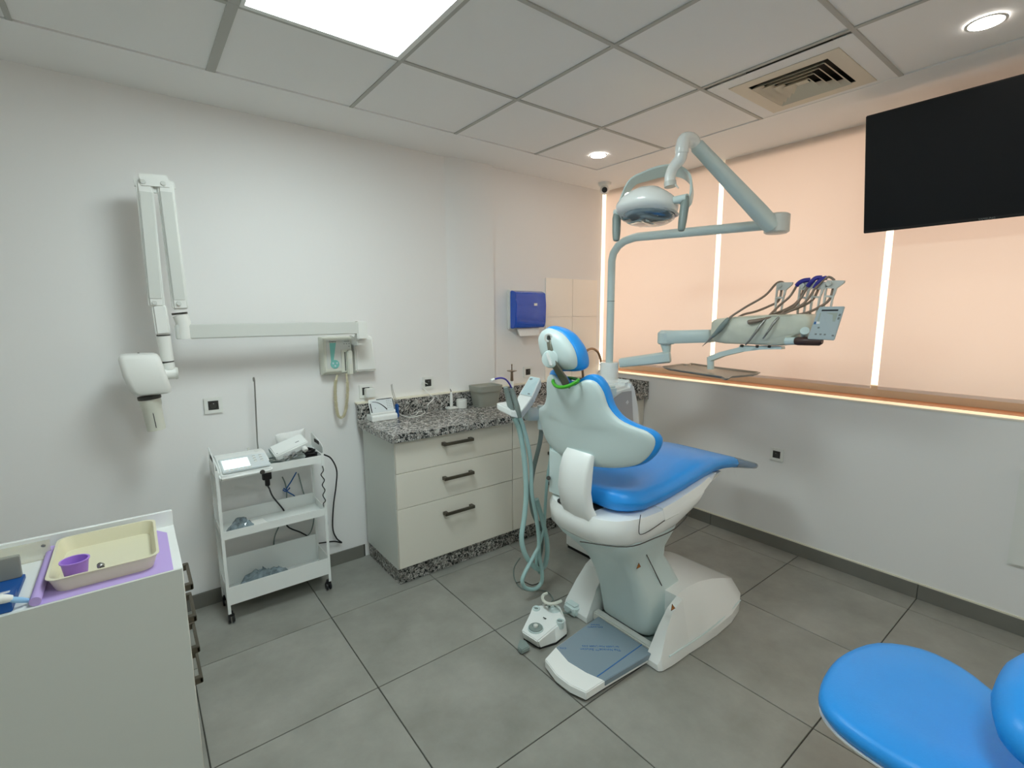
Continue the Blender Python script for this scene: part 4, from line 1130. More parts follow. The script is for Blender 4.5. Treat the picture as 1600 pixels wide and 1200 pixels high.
text('Novacel', wd / 14, Mt3, INKB, step)
Mt3 = Mt.copy(); Mt3.translation = V(zt((-1.839, -1.477, 0.052)))
text('CO2', wd / 13, Mt3, INKB, step)
q0, q1 = V(zt((-1.542, -1.681, 0.052))), V(zt((-1.849, -1.690, 0.052)))
M = frame(q0, q1 - q0, (0, 0, 1)); L = (q1 - q0).length
part('blue_line', MB().prism([q0 + (q1 - q0).cross(Vector((0, 0, 1))).normalized() * s_ + (q1 - q0) * e_ for s_, e_ in ((-.0025, 0), (.0025, 0), (.0025, 1), (-.0025, 1))], (0, 0, .0003)), INKB, step)
# pale bar between the legs behind the step
b0, b1 = V((-1.527, -1.401, 0.045)), V((-1.521, -1.734, 0.045))
part('hinge_bar', MB().box(-1.535, -1.492, -1.722, -1.373, .010, .056, bev=.006), GREYW, t)
part('recess', MB().box(-1.49, -1.36, -1.722, -1.373, .010, .030), GREYP, t)

# ------------------------------------------------------------ foot control
def zz(z, px): return px
t = thing('foot_control', 'white foot control pedal with round knob and bow handle beside the step', 'foot pedal', (-1.82, -1.30, 0))
top = [(-1.924, -1.283, 0.065), (-1.914, -1.388, 0.065), (-1.780, -1.363, 0.070), (-1.710, -1.360, 0.075), (-1.669, -1.286, 0.075), (-1.715, -1.208, 0.080), (-1.761, -1.172, 0.075), (-1.799, -1.201, 0.070)]
bot = [(-1.900, -1.265, 0.008), (-1.884, -1.369, 0.008), (-1.798, -1.392, 0.008), (-1.712, -1.377, 0.008), (-1.664, -1.295, 0.008), (-1.689, -1.209, 0.008), (-1.736, -1.172, 0.008), (-1.787, -1.198, 0.008)]
mb = MB().loft([[V(p) for p in bot], [lerp(a_, b2, .75) for a_, b2 in zip(bot, top)], [V(p) for p in top]])
bmesh.ops.bevel(mb.bm, geom=list(mb.bm.edges), offset=.006, segments=3, affect='EDGES', clamp_overlap=True)
part('housing', mb, WHITE, t)
part('foot_seal', MB().prism([lerp(p, (-1.82, -1.30, 0), .04) for p in [(q[0], q[1], 0) for q in bot]], (0, 0, .009)), BLACK, t)
kc = V((-1.863, -1.315, 0.073))
mb = MB().lathe([(.033, -.004), (.033, .004), (.030, .007), (.016, .008), (.015, .006), (0, .006)], kc, n=28)
part('dial', mb, GREYP, t)
part('dial_cap', MB().lathe([(.011, .006), (.011, .014), (.008, .017), (0, .018)], kc, n=20), GREYW, t)
part('dial_ring', MB().lathe([(.037, -.006), (.037, .001), (.0335, .001), (.0335, -.006)], kc, n=28, cap=False), SHELLW, t)
for p in ((-1.764, -1.205, 0.075), (-1.746, -1.360, 0.080)):
    p = V(p)
    part('cup', MB().lathe([(.017, -.03), (.019, .004), (.0165, .007), (.013, .004), (.012, -.006), (0, -.008)], p, n=20), SHELLW, t)
    part('cup_button', MB().lathe([(0.010, -.006), (.010, .001), (.006, .004), (0, .0045)], p, n=16), GREYP, t)
part('dome', MB().ellip(lerp((-1.687, -1.263, 0.070), (-1.703, -1.271, 0.070), .5), .034, .030, .022), SHELLW, t)
hp = [(-1.685, -1.198, 0.125), (-1.713, -1.198, 0.125), (-1.737, -1.222, 0.125), (-1.745, -1.251, 0.125), (-1.734, -1.276, 0.125), (-1.706, -1.288, 0.125), (-1.675, -1.292, 0.125)]
part('bow_handle', MB().tube(hp, .0075, n=10, sub=5, flat=1.0), CREAMP, t)
part('handle_stay', MB().tube([(-1.735, -1.258, 0.118), (-1.697, -1.227, 0.070)], .007, n=8, smooth=False).tube([(-1.710, -1.278, 0.118), (-1.679, -1.255, 0.070)], .005, n=8, smooth=False), GREYP, t)
part('wire_loop', MB().tube([(-1.740, -1.225, 0.100), (-1.715, -1.265, 0.110), (-1.696, -1.301, 0.100), (-1.703, -1.336, 0.080)], .003, n=6), GREYW, t)
part('rocker', MB().prism([(-1.932, -1.281, 0.028), (-1.976, -1.319, 0.028), (-1.976, -1.350, 0.028), (-1.929, -1.351, 0.028), (-1.914, -1.306, 0.028)], (0, 0, -.022), bev=.004), GREYP, t)
mk = V((-1.784, -1.290, 0.077))
M = frame(mk, V((-1.781, -1.305, 0.077)) - mk, (0, 0, 1))
part('maker_mark', MB().box(-.009, .009, -.0006, .0006, -.0025, .0025, M=M), INK, t)
part('connector', MB().tube([(-1.544, -1.289, 0.040), (-1.579, -1.286, 0.035), (-1.615, -1.282, 0.030)], [.010, .008, .004], n=10), GREYHOSE, t)
part('lead', MB().tube([(-1.615, -1.282, 0.030), (-1.622, -1.251, 0.020), (-1.648, -1.240, 0.050)], .004, n=8), GREYHOSE, t)
cable('thin dark cable curled on the floor under the teal hoses', [(-1.427, -0.653, 0.006), (-1.517, -0.713, 0.006), (-1.588, -0.798, 0.006), (-1.631, -0.895, 0.006), (-1.626, -0.957, 0.006), (-1.570, -1.001, 0.006), (-1.543, -1.046, 0.006), (-1.578, -1.126, 0.020), (-1.614, -1.155, 0.030)], .003, GREYHOSE)
cable('grey cable crossing the floor loop under the teal hoses', [(-1.632, -0.873, 0.012), (-1.589, -0.889, 0.012), (-1.571, -0.947, 0.012), (-1.511, -0.951, 0.012), (-1.470, -0.932, 0.012)], .003, DARKB)

# ------------------------------------------------------------ dental unit (water unit box with collar) and lamp
UX, UY = -.86, -.86
t = thing('dental_unit', 'white floor-standing dental unit with a grey door, behind the blue chair back', 'dental unit', (UX, UY, 0))
# body: tall cabinet with a shouldered top facing the camera side
prof = [(-1.10, .02), (-1.10, .90), (-1.07, 1.00), (-1.01, 1.085), (-.86, 1.10)] + [(p[0], p[2]) for p in ((-0.854, -1.020, 1.141), (-0.796, -1.020, 1.100), (-0.751, -1.020, 0.969), (-0.703, -1.020, 0.678))] + [((-0.683, -1.020, 0.545)[0], .02)]
mb = MB().prism([(x, UY - .16, z) for x, z in prof], (0, .30, 0), bev=.018, seg=4)
part('body', mb, WHITE, t)
dp = [(-1.038, -1.021, 1.019), (-0.930, -1.021, 1.067), (-0.839, -1.021, 1.066), (-0.790, -1.021, 0.693), (-1.153, -1.021, 0.757), (-1.159, -1.021, 0.969)]
mb = MB().prism([V(p) for p in dp], (0, -.006, 0), bev=.002)
part('door', mb, DOORG, t)
lg = V((-0.882, -1.028, 1.002))
mb = MB()
lgp = V((-0.882, -1.028, 1.002))
mb.prism([lgp + Vector(p) for p in ((-.012, 0, -.004), (.004, 0, .010), (.008, 0, .006), (-.008, 0, -.008))], (0, -.001, 0))
mb.prism([lgp + Vector(p) for p in ((-.004, 0, -.012), (.012, 0, .002), (.015, 0, -.002), (0, 0, -.015))], (0, -.001, 0))
part('emblem', mb, PAPER, t)
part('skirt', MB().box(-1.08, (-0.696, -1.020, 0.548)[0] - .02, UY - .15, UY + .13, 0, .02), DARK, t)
part('collar', MB().lathe([(0, 1.095), (.085, 1.095), (.085, 1.115), (.058, 1.125), (.057, 1.225), (.052, 1.232), (0, 1.232)], (UX, UY, 0), n=36), WHITE, t)
# spittoon bowl at the chair side (seen just over the back rest)
bc = V((-1.433, -1.100, 1.182))
part('spittoon', MB().lathe([(0, -.10), (.03, -.09), (.06, -.05), (.085, 0), (.078, .002), (.055, -.04), (.02, -.07), (0, -.075)], (bc.x, -1.03, bc.z), n=30, cap=False), WHITE, t)
part('spittoon_arm', MB().box(bc.x - .02, -1.0, -1.05, -.98, bc.z - .13, bc.z - .07, bev=.01), SHELLW, t)

t = thing('operating_lamp', 'pale operating lamp on a tall bent pole with two-joint arm above the chair', 'operating lamp', (UX, UY, 1.232))
path = [(UX, UY, 1.228), (UX, UY, 1.5), (UX, UY, 1.84)]
b0 = V((UX, UY, 1.84)); 
h0 = V((-0.840, -0.982, 1.983)); h1 = V((-0.800, -1.434, 1.998)); h2 = V((-0.760, -1.784, 1.959))
zc = 1.965
arc = [(UX, UY, 1.86), (UX, UY - .012, 1.905), (UX + .003, UY - .045, 1.945), (UX + .006, UY - .09, 1.968), (UX + .012, UY - .15, 1.980)]
part('pole', MB().tube([(UX, UY, 1.228), (UX, UY, 1.86)] + arc[1:] + [V((-.84, -1.03, 1.983))], .0235, n=18, sub=4, smooth=False), TEALW if False else SHELLW, t)
part('pole_ring', MB().tube([(UX, UY, 1.612), (UX, UY, 1.616)], .0243, n=18, smooth=False), GREYP, t)
el = V((-0.740, -1.781, 1.962))
part('lower_arm', MB().tube([(-.84, -1.03, 1.983), el], .0245, n=18, smooth=False), SHELLW, t)
mb = MB().tube([el + Vector((0, 0, -.045)), el + Vector((0, 0, -.038)), el + Vector((0, 0, .040)), el + Vector((0, 0, .047))], [.046, .056, .056, .046], n=28, smooth=False)
part('elbow_joint', mb, GREYW, t)
up = V((-1.170, -1.598, 2.286))
e2 = el + Vector((-.045, .01, -.005))
ax_ = (up - e2).normalized()
Mb = frame(e2 - ax_ * .02, ax_, (0, 1, 0))
Lb = (up - e2).length
mb = MB().loft([[Mb @ Vector((x, a_ * w, b2 * h)) for a_, b2 in ((-1, -.6), (-.6, -1), (.6, -1), (1, -.6), (1, .6), (.6, 1), (-.6, 1), (-1, .6))] for x, w, h in ((0, .020, .02), (.01, .033, .036), (.10, .034, .038), (Lb - .02, .026, .029), (Lb + .01, .026, .029), (Lb + .02, .020, .022))])
part('upper_arm', mb, SHELLW, t, angle=50)
hd = V((-1.250, -1.583, 2.277))
mb = MB().tube([up + ax_ * .004, lerp(up, hd, .35) + Vector((0, 0, .020)), lerp(up, hd, .85) + Vector((0, 0, .018)), hd + Vector((0, 0, -.015)), hd + Vector((0, 0, -.04))], [.027, .029, .029, .029, .028], n=18, sub=5)
part('wrist', mb, WHITE, t)
part('wrist_mark', MB().tube([up + Vector((.004, 0, -.028)), up + Vector((.012, -.02, -.030))], .003, n=6), DARKB, t)
nk = [(-1.250, -1.581, 2.251), (-1.250, -1.576, 2.217), (-1.250, -1.542, 2.187), (-1.250, -1.527, 2.154), (-1.250, -1.528, 2.124)]
part('neck', MB().tube(nk, [.026, .026, .024, .024, .024], n=18, sub=5), WHITE, t)
part('neck_collar', MB().tube([(-1.250, -1.528, 2.129), (-1.250, -1.531, 2.107)], .027, n=20, smooth=False), GREYW, t)
part('lever', MB().tube([(-1.250, -1.552, 2.116), (-1.250, -1.573, 2.093)], [.006, .003], n=8, smooth=False), GREYW, t)
# head local frame: u towards -y (to the right), v up, f = facing direction
hcn = V((-1.280, -1.426, 2.025))
M = frame(hcn, (0, -1, 0), Vector((.20, 0, .98)))   # local x = right, y = up-ish, z = towards the window side
# body: a lens shaped shell; local y up, z depth
def hsec(u, up_, dn, d0, d1):
    pts = []
    for k in range(18):
        a_ = 2 * PI * k / 18
        c_, s_ = math.cos(a_), math.sin(a_)
        yv = up_ * s_ if s_ > 0 else dn * s_
        zv = d1 * c_ if c_ > 0 else d0 * c_
        pts.append(M @ Vector((u, yv, zv)))
    return pts
rings = [hsec(-.150, .012, .012, .02, .02), hsec(-.140, .028, .022, .05, .05), hsec(-.11, .054, .030, .09, .09), hsec(-.06, .086, .036, .115, .115), hsec(0, .096, .038, .125, .12), hsec(.06, .088, .038, .115, .115), hsec(.11, .058, .034, .09, .09), hsec(.140, .034, .028, .05, .05), hsec(.150, .016, .016, .02, .02)]
hd_ = part('lamp_head', MB().loft(rings), WHITE, t, angle=70)
rings = [[M @ Vector((u, -.012 - d, z)) for u, z in [( .135 * math.cos(2 * PI * k / 28) * s_, -.022 + .105 * math.sin(2 * PI * k / 28) * s_) for k in range(28)]] for s_, d in ((.96, .012), (.96, .026), (.86, .036), (.6, .044), (.02, .047))]
part('lens', MB().loft(rings, cap=False), mat('lamp_lens_grey', (120, 138, 150), 0.10, metal=.55, coat=.6), t, angle=70)
for u in (-.06, .0, .06):
    part('reflector_facet', MB().loft([[M @ Vector((u + a_ * .026, -.056 + .004 * abs(u) / .06, -.03 + b2 * .05)) for a_, b2 in ((-1, -1), (1, -1), (1, 1), (-1, 1))], [M @ Vector((u + a_ * .012, -.061 + .006 * abs(u) / .06, -.03 + b2 * .03)) for a_, b2 in ((-1, -1), (1, -1), (1, 1), (-1, 1))]]), REFL, t)
part('lens_rim', MB().tube([M @ Vector((.140 * math.cos(2 * PI * k / 28), -.016 - .012 * math.cos(4 * PI * k / 28), -.022 + .112 * math.sin(2 * PI * k / 28))) for k in range(29)], .006, n=8, smooth=False), GREYW, t)
for s_ in (-1, 1):
    ho = .190 if s_ < 0 else .212
    a_ = M @ Vector((s_ * .145, .012, 0)); b2 = M @ Vector((s_ * ho, .012, 0))
    part('handle_pivot', MB().tube([a_, b2], .017, n=16, smooth=False), SHELLW, t)
    p0 = M @ Vector((s_ * (ho - .008), .02, .0)); p1 = p0 + Vector((-.02, -s_ * .0 - .018 * (1 if s_ < 0 else -.2), -.150))
    part('grip', MB().tube([p0, lerp(p0, p1, .25), lerp(p0, p1, .7), lerp(p0, p1, .95), p1], [.010, .017, .016, .013, .006], n=12, sub=4, flat=1.25), GREYP, t)
# yoke: flat band arching from pivot to pivot behind and above the head
pts = []
yk = [M @ Vector((-.165, .012, .01)), (-1.250, -1.303, 2.163), (-1.220, -1.373, 2.192), (-1.190, -1.452, 2.203), (-1.170, -1.522, 2.188), (-1.170, -1.577, 2.143), (-1.190, -1.602, 2.085), (-1.220, -1.608, 2.033), M @ Vector((.165, .012, .01))]
dense = []
for i in range(len(yk) - 1):
    P0 = V(yk[max(i - 1, 0)]); P1 = V(yk[i]); P2 = V(yk[i + 1]); P3 = V(yk[min(i + 2, len(yk) - 1)])
    for k_ in range(5):
        u = k_ / 5
        dense.append(0.5 * ((2 * P1) + (P2 - P0) * u + (2 * P0 - 5 * P1 + 4 * P2 - P3) * u * u + (3 * P1 - P0 - 3 * P2 + P3) * u ** 3))
dense.append(V(yk[-1]))
rings = []
cen = M @ Vector((0, 0, .02))
for i, p in enumerate(dense):
    d_ = (dense[min(i + 1, len(dense) - 1)] - dense[max(i - 1, 0)]).normalized()
    rad = (p - cen); rad = (rad - d_ * rad.dot(d_)).normalized(); wv = d_.cross(rad)
    f_ = math.sin(PI * i / (len(dense) - 1)); W_ = .014 + .024 * f_
    rings.append([p + wv * a_ * W_ + rad * b2 * .005 for a_, b2 in ((-1, -1), (1, -1), (1, 1), (-1, 1))])
mb = MB().loft(rings)
bmesh.ops.bevel(mb.bm, geom=[e for e in mb.bm.edges if len(e.link_faces) == 2 and e.calc_face_angle(0) > 1.2], offset=.002, segments=2, affect='EDGES', clamp_overlap=True)
part('yoke', mb, SHELLW, t, angle=50)

# ------------------------------------------------------------ delivery unit with instruments
DX = -.62
t = thing('delivery_unit', 'instrument delivery unit in a milky sleeve on a jointed arm before the blinds', 'delivery unit', (-.62, -1.6, 1.42))
a0 = V((-0.810, -0.901, 1.227)); a1 = V((-0.660, -1.148, 1.272))
def beam(name, p0, p1, w0, h0, w1, h1, m, parent=t, e=.25):
    p0, p1 = V(p0), V(p1); ax = p1 - p0; L = ax.length
    M = frame(p0, ax, Vector((0, 0, 1)).cross(ax))
    rings = []
    for x, k in ((-.0, .82), (.008, 1), (L - .008, 1), (L, .82)):
        u = x / L; w = (w0 + (w1 - w0) * u) * k; h = (h0 + (h1 - h0) * u) * k
        rings.append([M @ Vector((x, a_ * w, b2 * h)) for a_, b2 in ((-1, -.7), (-.75, -1), (.75, -1), (1, -.7), (1, .7), (.75, 1), (-.75, 1), (-1, .7))])
    return part(name, MB().loft(rings), m, parent, angle=45)
beam('lower_arm', a0, a1 + (a1 - a0).normalized() * .02, .034, .028, .046, .034, SHELLW)
c0 = V((-0.660, -1.143, 1.299)); c1 = V((-0.660, -1.130, 1.365))
part('pivot_cone', MB().tube([c0, c1], [.022, .036], n=22, smooth=False), SHELLW, t)
u0 = V((-0.660, -1.134, 1.393)); u1 = V((-0.640, -1.426, 1.410))
beam('upper_arm', u0, u1, .044, .040, .040, .036, SHELLW)
part('pivot_head', MB().tube([u0 + Vector((0, 0, -.042)), u0 + Vector((0, 0, -.034)), u0 + Vector((0, 0, .026)), u0 + Vector((0, 0, .042))], [.044, .052, .052, .034], n=24, smooth=False), SHELLW, t)
# body in its sleeve: outline seen from the side, extruded across with soft edges
bo = [(-0.740, -1.473, 1.466), (-0.740, -1.486, 1.501), (-0.740, -1.554, 1.515), (-0.740, -1.706, 1.527), (-0.740, -1.859, 1.532), (-0.740, -1.950, 1.529), (-0.740, -1.975, 1.490), (-0.740, -1.956, 1.445), (-0.740, -1.912, 1.432), (-0.740, -1.886, 1.400), (-0.740, -1.846, 1.379), (-0.740, -1.696, 1.379), (-0.740, -1.493, 1.384)]
ring = smooth_loop([(p[1], p[2]) for p in bo], 3)
cyz = (sum(p[0] for p in ring) / len(ring), sum(p[1] for p in ring) / len(ring))
rings = []
for w, s_ in ((-.765, .90), (-.755, .97), (-.735, 1), (-.64, 1.0), (-.52, .99), (-.50, .95), (-.492, .85)):
    rings.append([(w + .004 * math.sin(a * 60), cyz[0] + (a - cyz[0]) * s_, cyz[1] + (b2 - cyz[1]) * s_) for a, b2 in ring])
part('body', MB().loft(rings), SLEEVE, t, angle=60)
# dark handle at the right end
g0, g1, g2 = V((-0.765, -1.873, 1.404)), V((-0.770, -1.918, 1.406)), V((-0.775, -2.034, 1.410))
part('handle_root', MB().tube([g0, g1], .018, n=16, smooth=False), SHELLW, t)
part('handle', MB().tube([g1, lerp(g1, g2, .1), lerp(g1, g2, .9), g2], [.017, .020, .020, .012], n=16, smooth=False), BROWNH, t)
# control panel
pq = [(-0.780, -2.010, 1.565), (-0.760, -2.105, 1.566), (-0.790, -2.085, 1.417), (-0.800, -1.979, 1.420)]
pq = [V(p) for p in pq]
nrm = (pq[1] - pq[0]).cross(pq[3] - pq[0]).normalized()
if nrm.x > 0: nrm = -nrm
pn = part('control_panel', MB().prism([p for p in pq], nrm * -.018, bev=.003), mat('panel_grey_blue', (176, 190, 194), .35), t)
def onpan(name, u0_, u1_, v0_, v1_, m, lift=.001, parent=pn, label=None):
    def q(u, v): return lerp(lerp(pq[0], pq[1], u), lerp(pq[3], pq[2], u), v) + nrm * .0002
    return part(name, MB().prism([q(u0_, v0_), q(u1_, v0_), q(u1_, v1_), q(u0_, v1_)], nrm * lift), m, parent, label)
onpan('slot', .16, .80, .09, .14, INK)
onpan('screen', .13, .82, .19, .45, LCD)
onpan('bright_bar', .12, .66, .455, .525, PAPER)
onpan('blue_mark', -.02 + .06, .13, .46, .54, INKB)
for u, v in ((.24, .62), (.40, .62), (.58, .62), (.22, .82), (.40, .82), (.56, .82), (.86, .84)):
    onpan('key', u, u + .08, v, v + .045, INKG)
for v in (.22, .32): onpan('side_key', .87, .95, v, v + .07, INKG)
part('panel_bracket', MB().tube([pq[0] * .25 + pq[3] * .75 + Vector((.02, .03, 0)), V((-.68, cyz[0] - .18, 1.40))], .02, n=12, smooth=False), SHELLW, t)
# whip holders
def whip(top, bot, lab=None):
    top, bot = V(top), V(bot)
    ax = (top - bot); L = ax.length; ax.normalize(); side = Vector((0, -1, 0)); side = (side - ax * side.dot(ax)).normalized(); nn = ax.cross(side)
    def P(a, l): return bot + side * a + ax * l
    mb = MB()
    def plate(pts):
        mb.prism([P(a, l) - nn * .006 for a, l in pts], nn * .012, bev=.0015, seg=1)
    w = .016
    plate([(-w, 0), (-w + .008, 0), (-w + .006, L * .52), (-w - .004, L * .52)])
    plate([(w - .004, 0), (w + .004, 0), (w + .006, L * .52), (w - .002, L * .52)])
    plate([(-w - .004, L * .50), (w + .006, L * .50), (w + .008, L * .56), (-w - .004, L * .56)])
    plate([(-w - .004, L * .56), (-w + .004, L * .56), (-w + .004, L * .78), (-w - .004, L * .78)])
    plate([(w, L * .56), (w + .008, L * .56), (w + .014, L * .78), (w + .002, L * .78)])
    plate([(-w - .004, L * .76), (w + .012, L * .76), (w + .040, L * .93), (w + .040, L), (-w - .002, L * 1.0)])
    mb.tube([P(-.004, L * .90) + nn * .016, P(-.004, L * .90) - nn * .016], .012, n=16, smooth=False)
    return part('whip_arm', mb, GREYW, t)
W_ = [((-0.660, -1.786, 1.689), (-0.660, -1.779, 1.528)), ((-0.660, -1.893, 1.684), (-0.660, -1.885, 1.528)), ((-0.660, -1.954, 1.684), (-0.660, -1.941, 1.531)), ((-0.660, -2.008, 1.687), (-0.660, -1.996, 1.531))]
for a_, b2 in W_: whip(a_, b2)
# hoses
def hose(pts, r=.0055, m=TAUPE, name='hose'):
    return part(name, MB().tube(pts, r, n=8, sub=6), m, t)
hose([(-0.640, -1.782, 1.671), (-0.655, -1.778, 1.601), (-0.660, -1.729, 1.570), (-0.670, -1.671, 1.545), (-0.680, -1.609, 1.528), (-0.700, -1.562, 1.491)], .006)
hose([(-0.640, -1.890, 1.663), (-0.660, -1.871, 1.596), (-0.680, -1.832, 1.559), (-0.700, -1.751, 1.522)], .006)
hose([(-0.640, -1.952, 1.661), (-0.660, -1.936, 1.601), (-0.680, -1.890, 1.565), (-0.700, -1.827, 1.538), (-0.700, -1.736, 1.512)], .006)
hose([(-0.640, -2.013, 1.664), (-0.660, -2.007, 1.599), (-0.670, -1.970, 1.564), (-0.680, -1.926, 1.540), (-0.690, -1.868, 1.525)], .006)
def instrument(name, label, hosepts, body, mb_m, radii, tip, tipr, indigo=None, cat='handpiece'):
    tt = thing(name, label, cat, tuple(body[0]), group=None)
    part('hose', MB().tube(hosepts, .0055, n=8, sub=6), TAUPE, tt)
    if indigo: part('silicone_sleeve', MB().tube(indigo, .0105, n=10, sub=5), INKP, tt, 'indigo silicone sleeve')
    part('body', MB().tube(body, radii, n=14, sub=4), mb_m, tt)
    part('tip', MB().tube(tip, tipr, n=10, smooth=False), STEEL, tt)
    return tt
instrument('scaler_handpiece', 'thick grey handpiece with pointed tip at the left end of the delivery unit',
           [(-0.660, -1.802, 1.679), (-0.660, -1.786, 1.691), (-0.670, -1.764, 1.681), (-0.700, -1.728, 1.624), (-0.740, -1.654, 1.568), (-0.770, -1.598, 1.522), (-0.775, -1.585, 1.502)],
           [(-0.775, -1.587, 1.512), (-0.780, -1.574, 1.492), (-0.785, -1.554, 1.465), (-0.790, -1.530, 1.435), (-0.795, -1.512, 1.414)], GREYP, [.008, .013, .015, .012, .009],
           [(-0.795, -1.512, 1.414), (-0.800, -1.487, 1.386), (-0.805, -1.463, 1.361)], [.007, .004, .0015])
instrument('turbine_handpiece', 'slim steel handpiece with indigo sleeve, left of the two hanging together',
           [(-0.670, -1.864, 1.670), (-0.680, -1.839, 1.617), (-0.700, -1.800, 1.572), (-0.760, -1.770, 1.510)],
           [(-0.760, -1.773, 1.516), (-0.775, -1.757, 1.485), (-0.785, -1.742, 1.453), (-0.790, -1.727, 1.428)], STEEL, [.005, .007, .007, .005],
           [(-0.790, -1.727, 1.428), (-0.795, -1.709, 1.398), (-0.790, -1.691, 1.380)], [.006, .005, .0045],
           [(-0.660, -1.918, 1.694), (-0.670, -1.896, 1.692), (-0.675, -1.879, 1.684), (-0.670, -1.864, 1.670)])
instrument('motor_handpiece', 'slim steel handpiece with indigo sleeve, right of the two hanging together',
           [(-0.670, -1.913, 1.664), (-0.680, -1.892, 1.611), (-0.700, -1.869, 1.565), (-0.730, -1.839, 1.544), (-0.765, -1.827, 1.510)],
           [(-0.765, -1.830, 1.516), (-0.780, -1.817, 1.489), (-0.785, -1.806, 1.467), (-0.790, -1.795, 1.445)], STEEL, [.005, .007, .006, .005],
           [(-0.790, -1.795, 1.445), (-0.790, -1.784, 1.426), (-0.785, -1.773, 1.413)], [.005, .004, .003],
           [(-0.660, -1.967, 1.701), (-0.670, -1.946, 1.700), (-0.675, -1.930, 1.684), (-0.670, -1.913, 1.664)])
instrument('open_hose_end', 'taupe hose ending in an open dark connector on top of the delivery unit',
           [(-0.660, -2.021, 1.686), (-0.660, -2.001, 1.701), (-0.670, -1.987, 1.696), (-0.680, -1.953, 1.656), (-0.700, -1.919, 1.589), (-0.730, -1.868, 1.547), (-0.750, -1.819, 1.526), (-0.765, -1.766, 1.510)],
           [(-0.765, -1.769, 1.510), (-0.775, -1.734, 1.500), (-0.780, -1.695, 1.492)], TAUPE, [.006, .010, .012],
           [(-0.780, -1.695, 1.492), (-0.780, -1.692, 1.491)], [.0105, .0105],
           [(-0.660, -1.986, 1.699), (-0.670, -1.974, 1.694), (-0.675, -1.958, 1.677), (-0.670, -1.944, 1.654)], cat='hose')
# tray arm and tray
k = [(-0.720, -1.844, 1.368), (-0.720, -1.739, 1.364), (-0.715, -1.638, 1.349), (-0.710, -1.532, 1.318), (-0.700, -1.460, 1.288)]
rings = []
kk = [V(p) for p in k]
for i, p in enumerate(kk):
    d_ = (kk[min(i + 1, 4)] - kk[max(i - 1, 0)]).normalized(); s_ = d_.cross(Vector((0, 0, 1))).normalized(); u_ = s_.cross(d_)
    h_ = (.006, .010, .013, .013, .014)[i]
    rings.append([p + s_ * a_ * .02 + u_ * b2 * h_ for a_, b2 in ((-1, -1), (1, -1), (1, 1), (-1, 1))])
part('tray_arm', MB().loft(rings), SHELLW, t)
pa, pb = V((-0.700, -1.453, 1.284)), V((-0.700, -1.458, 1.227))
part('tray_post', MB().tube([pa + Vector((0, 0, .012)), pb], .0185, n=18, smooth=False), SHELLW, t)
part('rail', MB().box(-.735, -.715, (-0.720, -1.786, 1.376)[1], (-0.720, -1.629, 1.369)[1], (-0.720, -1.707, 1.363)[2] - .006, (-0.720, -1.707, 1.363)[2] + .008, bev=.002), SHELLW, t)
mb = MB()
for p in ((-0.740, -1.646, 1.370), (-0.740, -1.726, 1.371), (-0.740, -1.786, 1.372)):
    mb.box(p[0] - .002, p[0] + .006, p[1] - .008, p[1] + .008, p[2] - .008, p[2] + .006, bev=.002)
part('rail_knob', mb, DARKB, t)
zt_ = pb.z - .006
tr = thing('instrument_tray', 'flat grey metal instrument tray under the delivery unit, over the window sill', 'tray', (pb.x, pb.y, zt_))
cam3 = cam.location
def onz(px): return px
ty0, ty1 = pb.y - .24, pb.y + .15
ol = [(p[0], p[1]) for p in ((-0.707, -1.147, 1.218), (-0.778, -1.224, 1.218), (-0.848, -1.469, 1.218), (-0.888, -1.629, 1.218), (-0.945, -1.678, 1.218), (-0.933, -1.688, 1.218), (-0.836, -1.656, 1.218), (-0.669, -1.692, 1.218), (-0.579, -1.676, 1.218), (-0.549, -1.644, 1.218), (-0.493, -1.398, 1.218), (-0.409, -1.173, 1.218), (-0.407, -1.149, 1.218), (-0.469, -1.175, 1.218), (-0.485, -1.162, 1.218), (-0.483, -1.137, 1.218))]
zt_ = 1.212
cx_, cy_ = sum(p[0] for p in ol) / len(ol), sum(p[1] for p in ol) / len(ol)
def sc(s_, z): return [(cx_ + (x - cx_) * s_, cy_ + (y - cy_) * s_, z) for x, y in ol]
part('tray_plate', MB().loft([sc(.95, zt_ - .005), sc(1.0, zt_ + .004), sc(1.0, zt_ + .008), sc(.98, zt_ + .007), sc(.94, zt_ - .002)]), ALUT, tr)

# ------------------------------------------------------------ assistant holder with panel
AY = -1.0
t = thing('assistant_console', 'white console with pale blue keypad and two suction rests, left of the chair back', 'assistant console', (-1.68, AY, 1.05))
A0 = V((-1.729, -1.000, 1.016)); A1 = V((-1.556, -1.000, 1.199)); 
def quad_loft(rs, m, name, parent=t, bev=.004):
    mb = MB().loft([[V(p) for p in r] for r in rs])
    bmesh.ops.bevel(mb.bm, geom=list(mb.bm.edges), offset=bev, segments=3, affect='EDGES', clamp_overlap=True)
    return part(name, mb, m, parent)
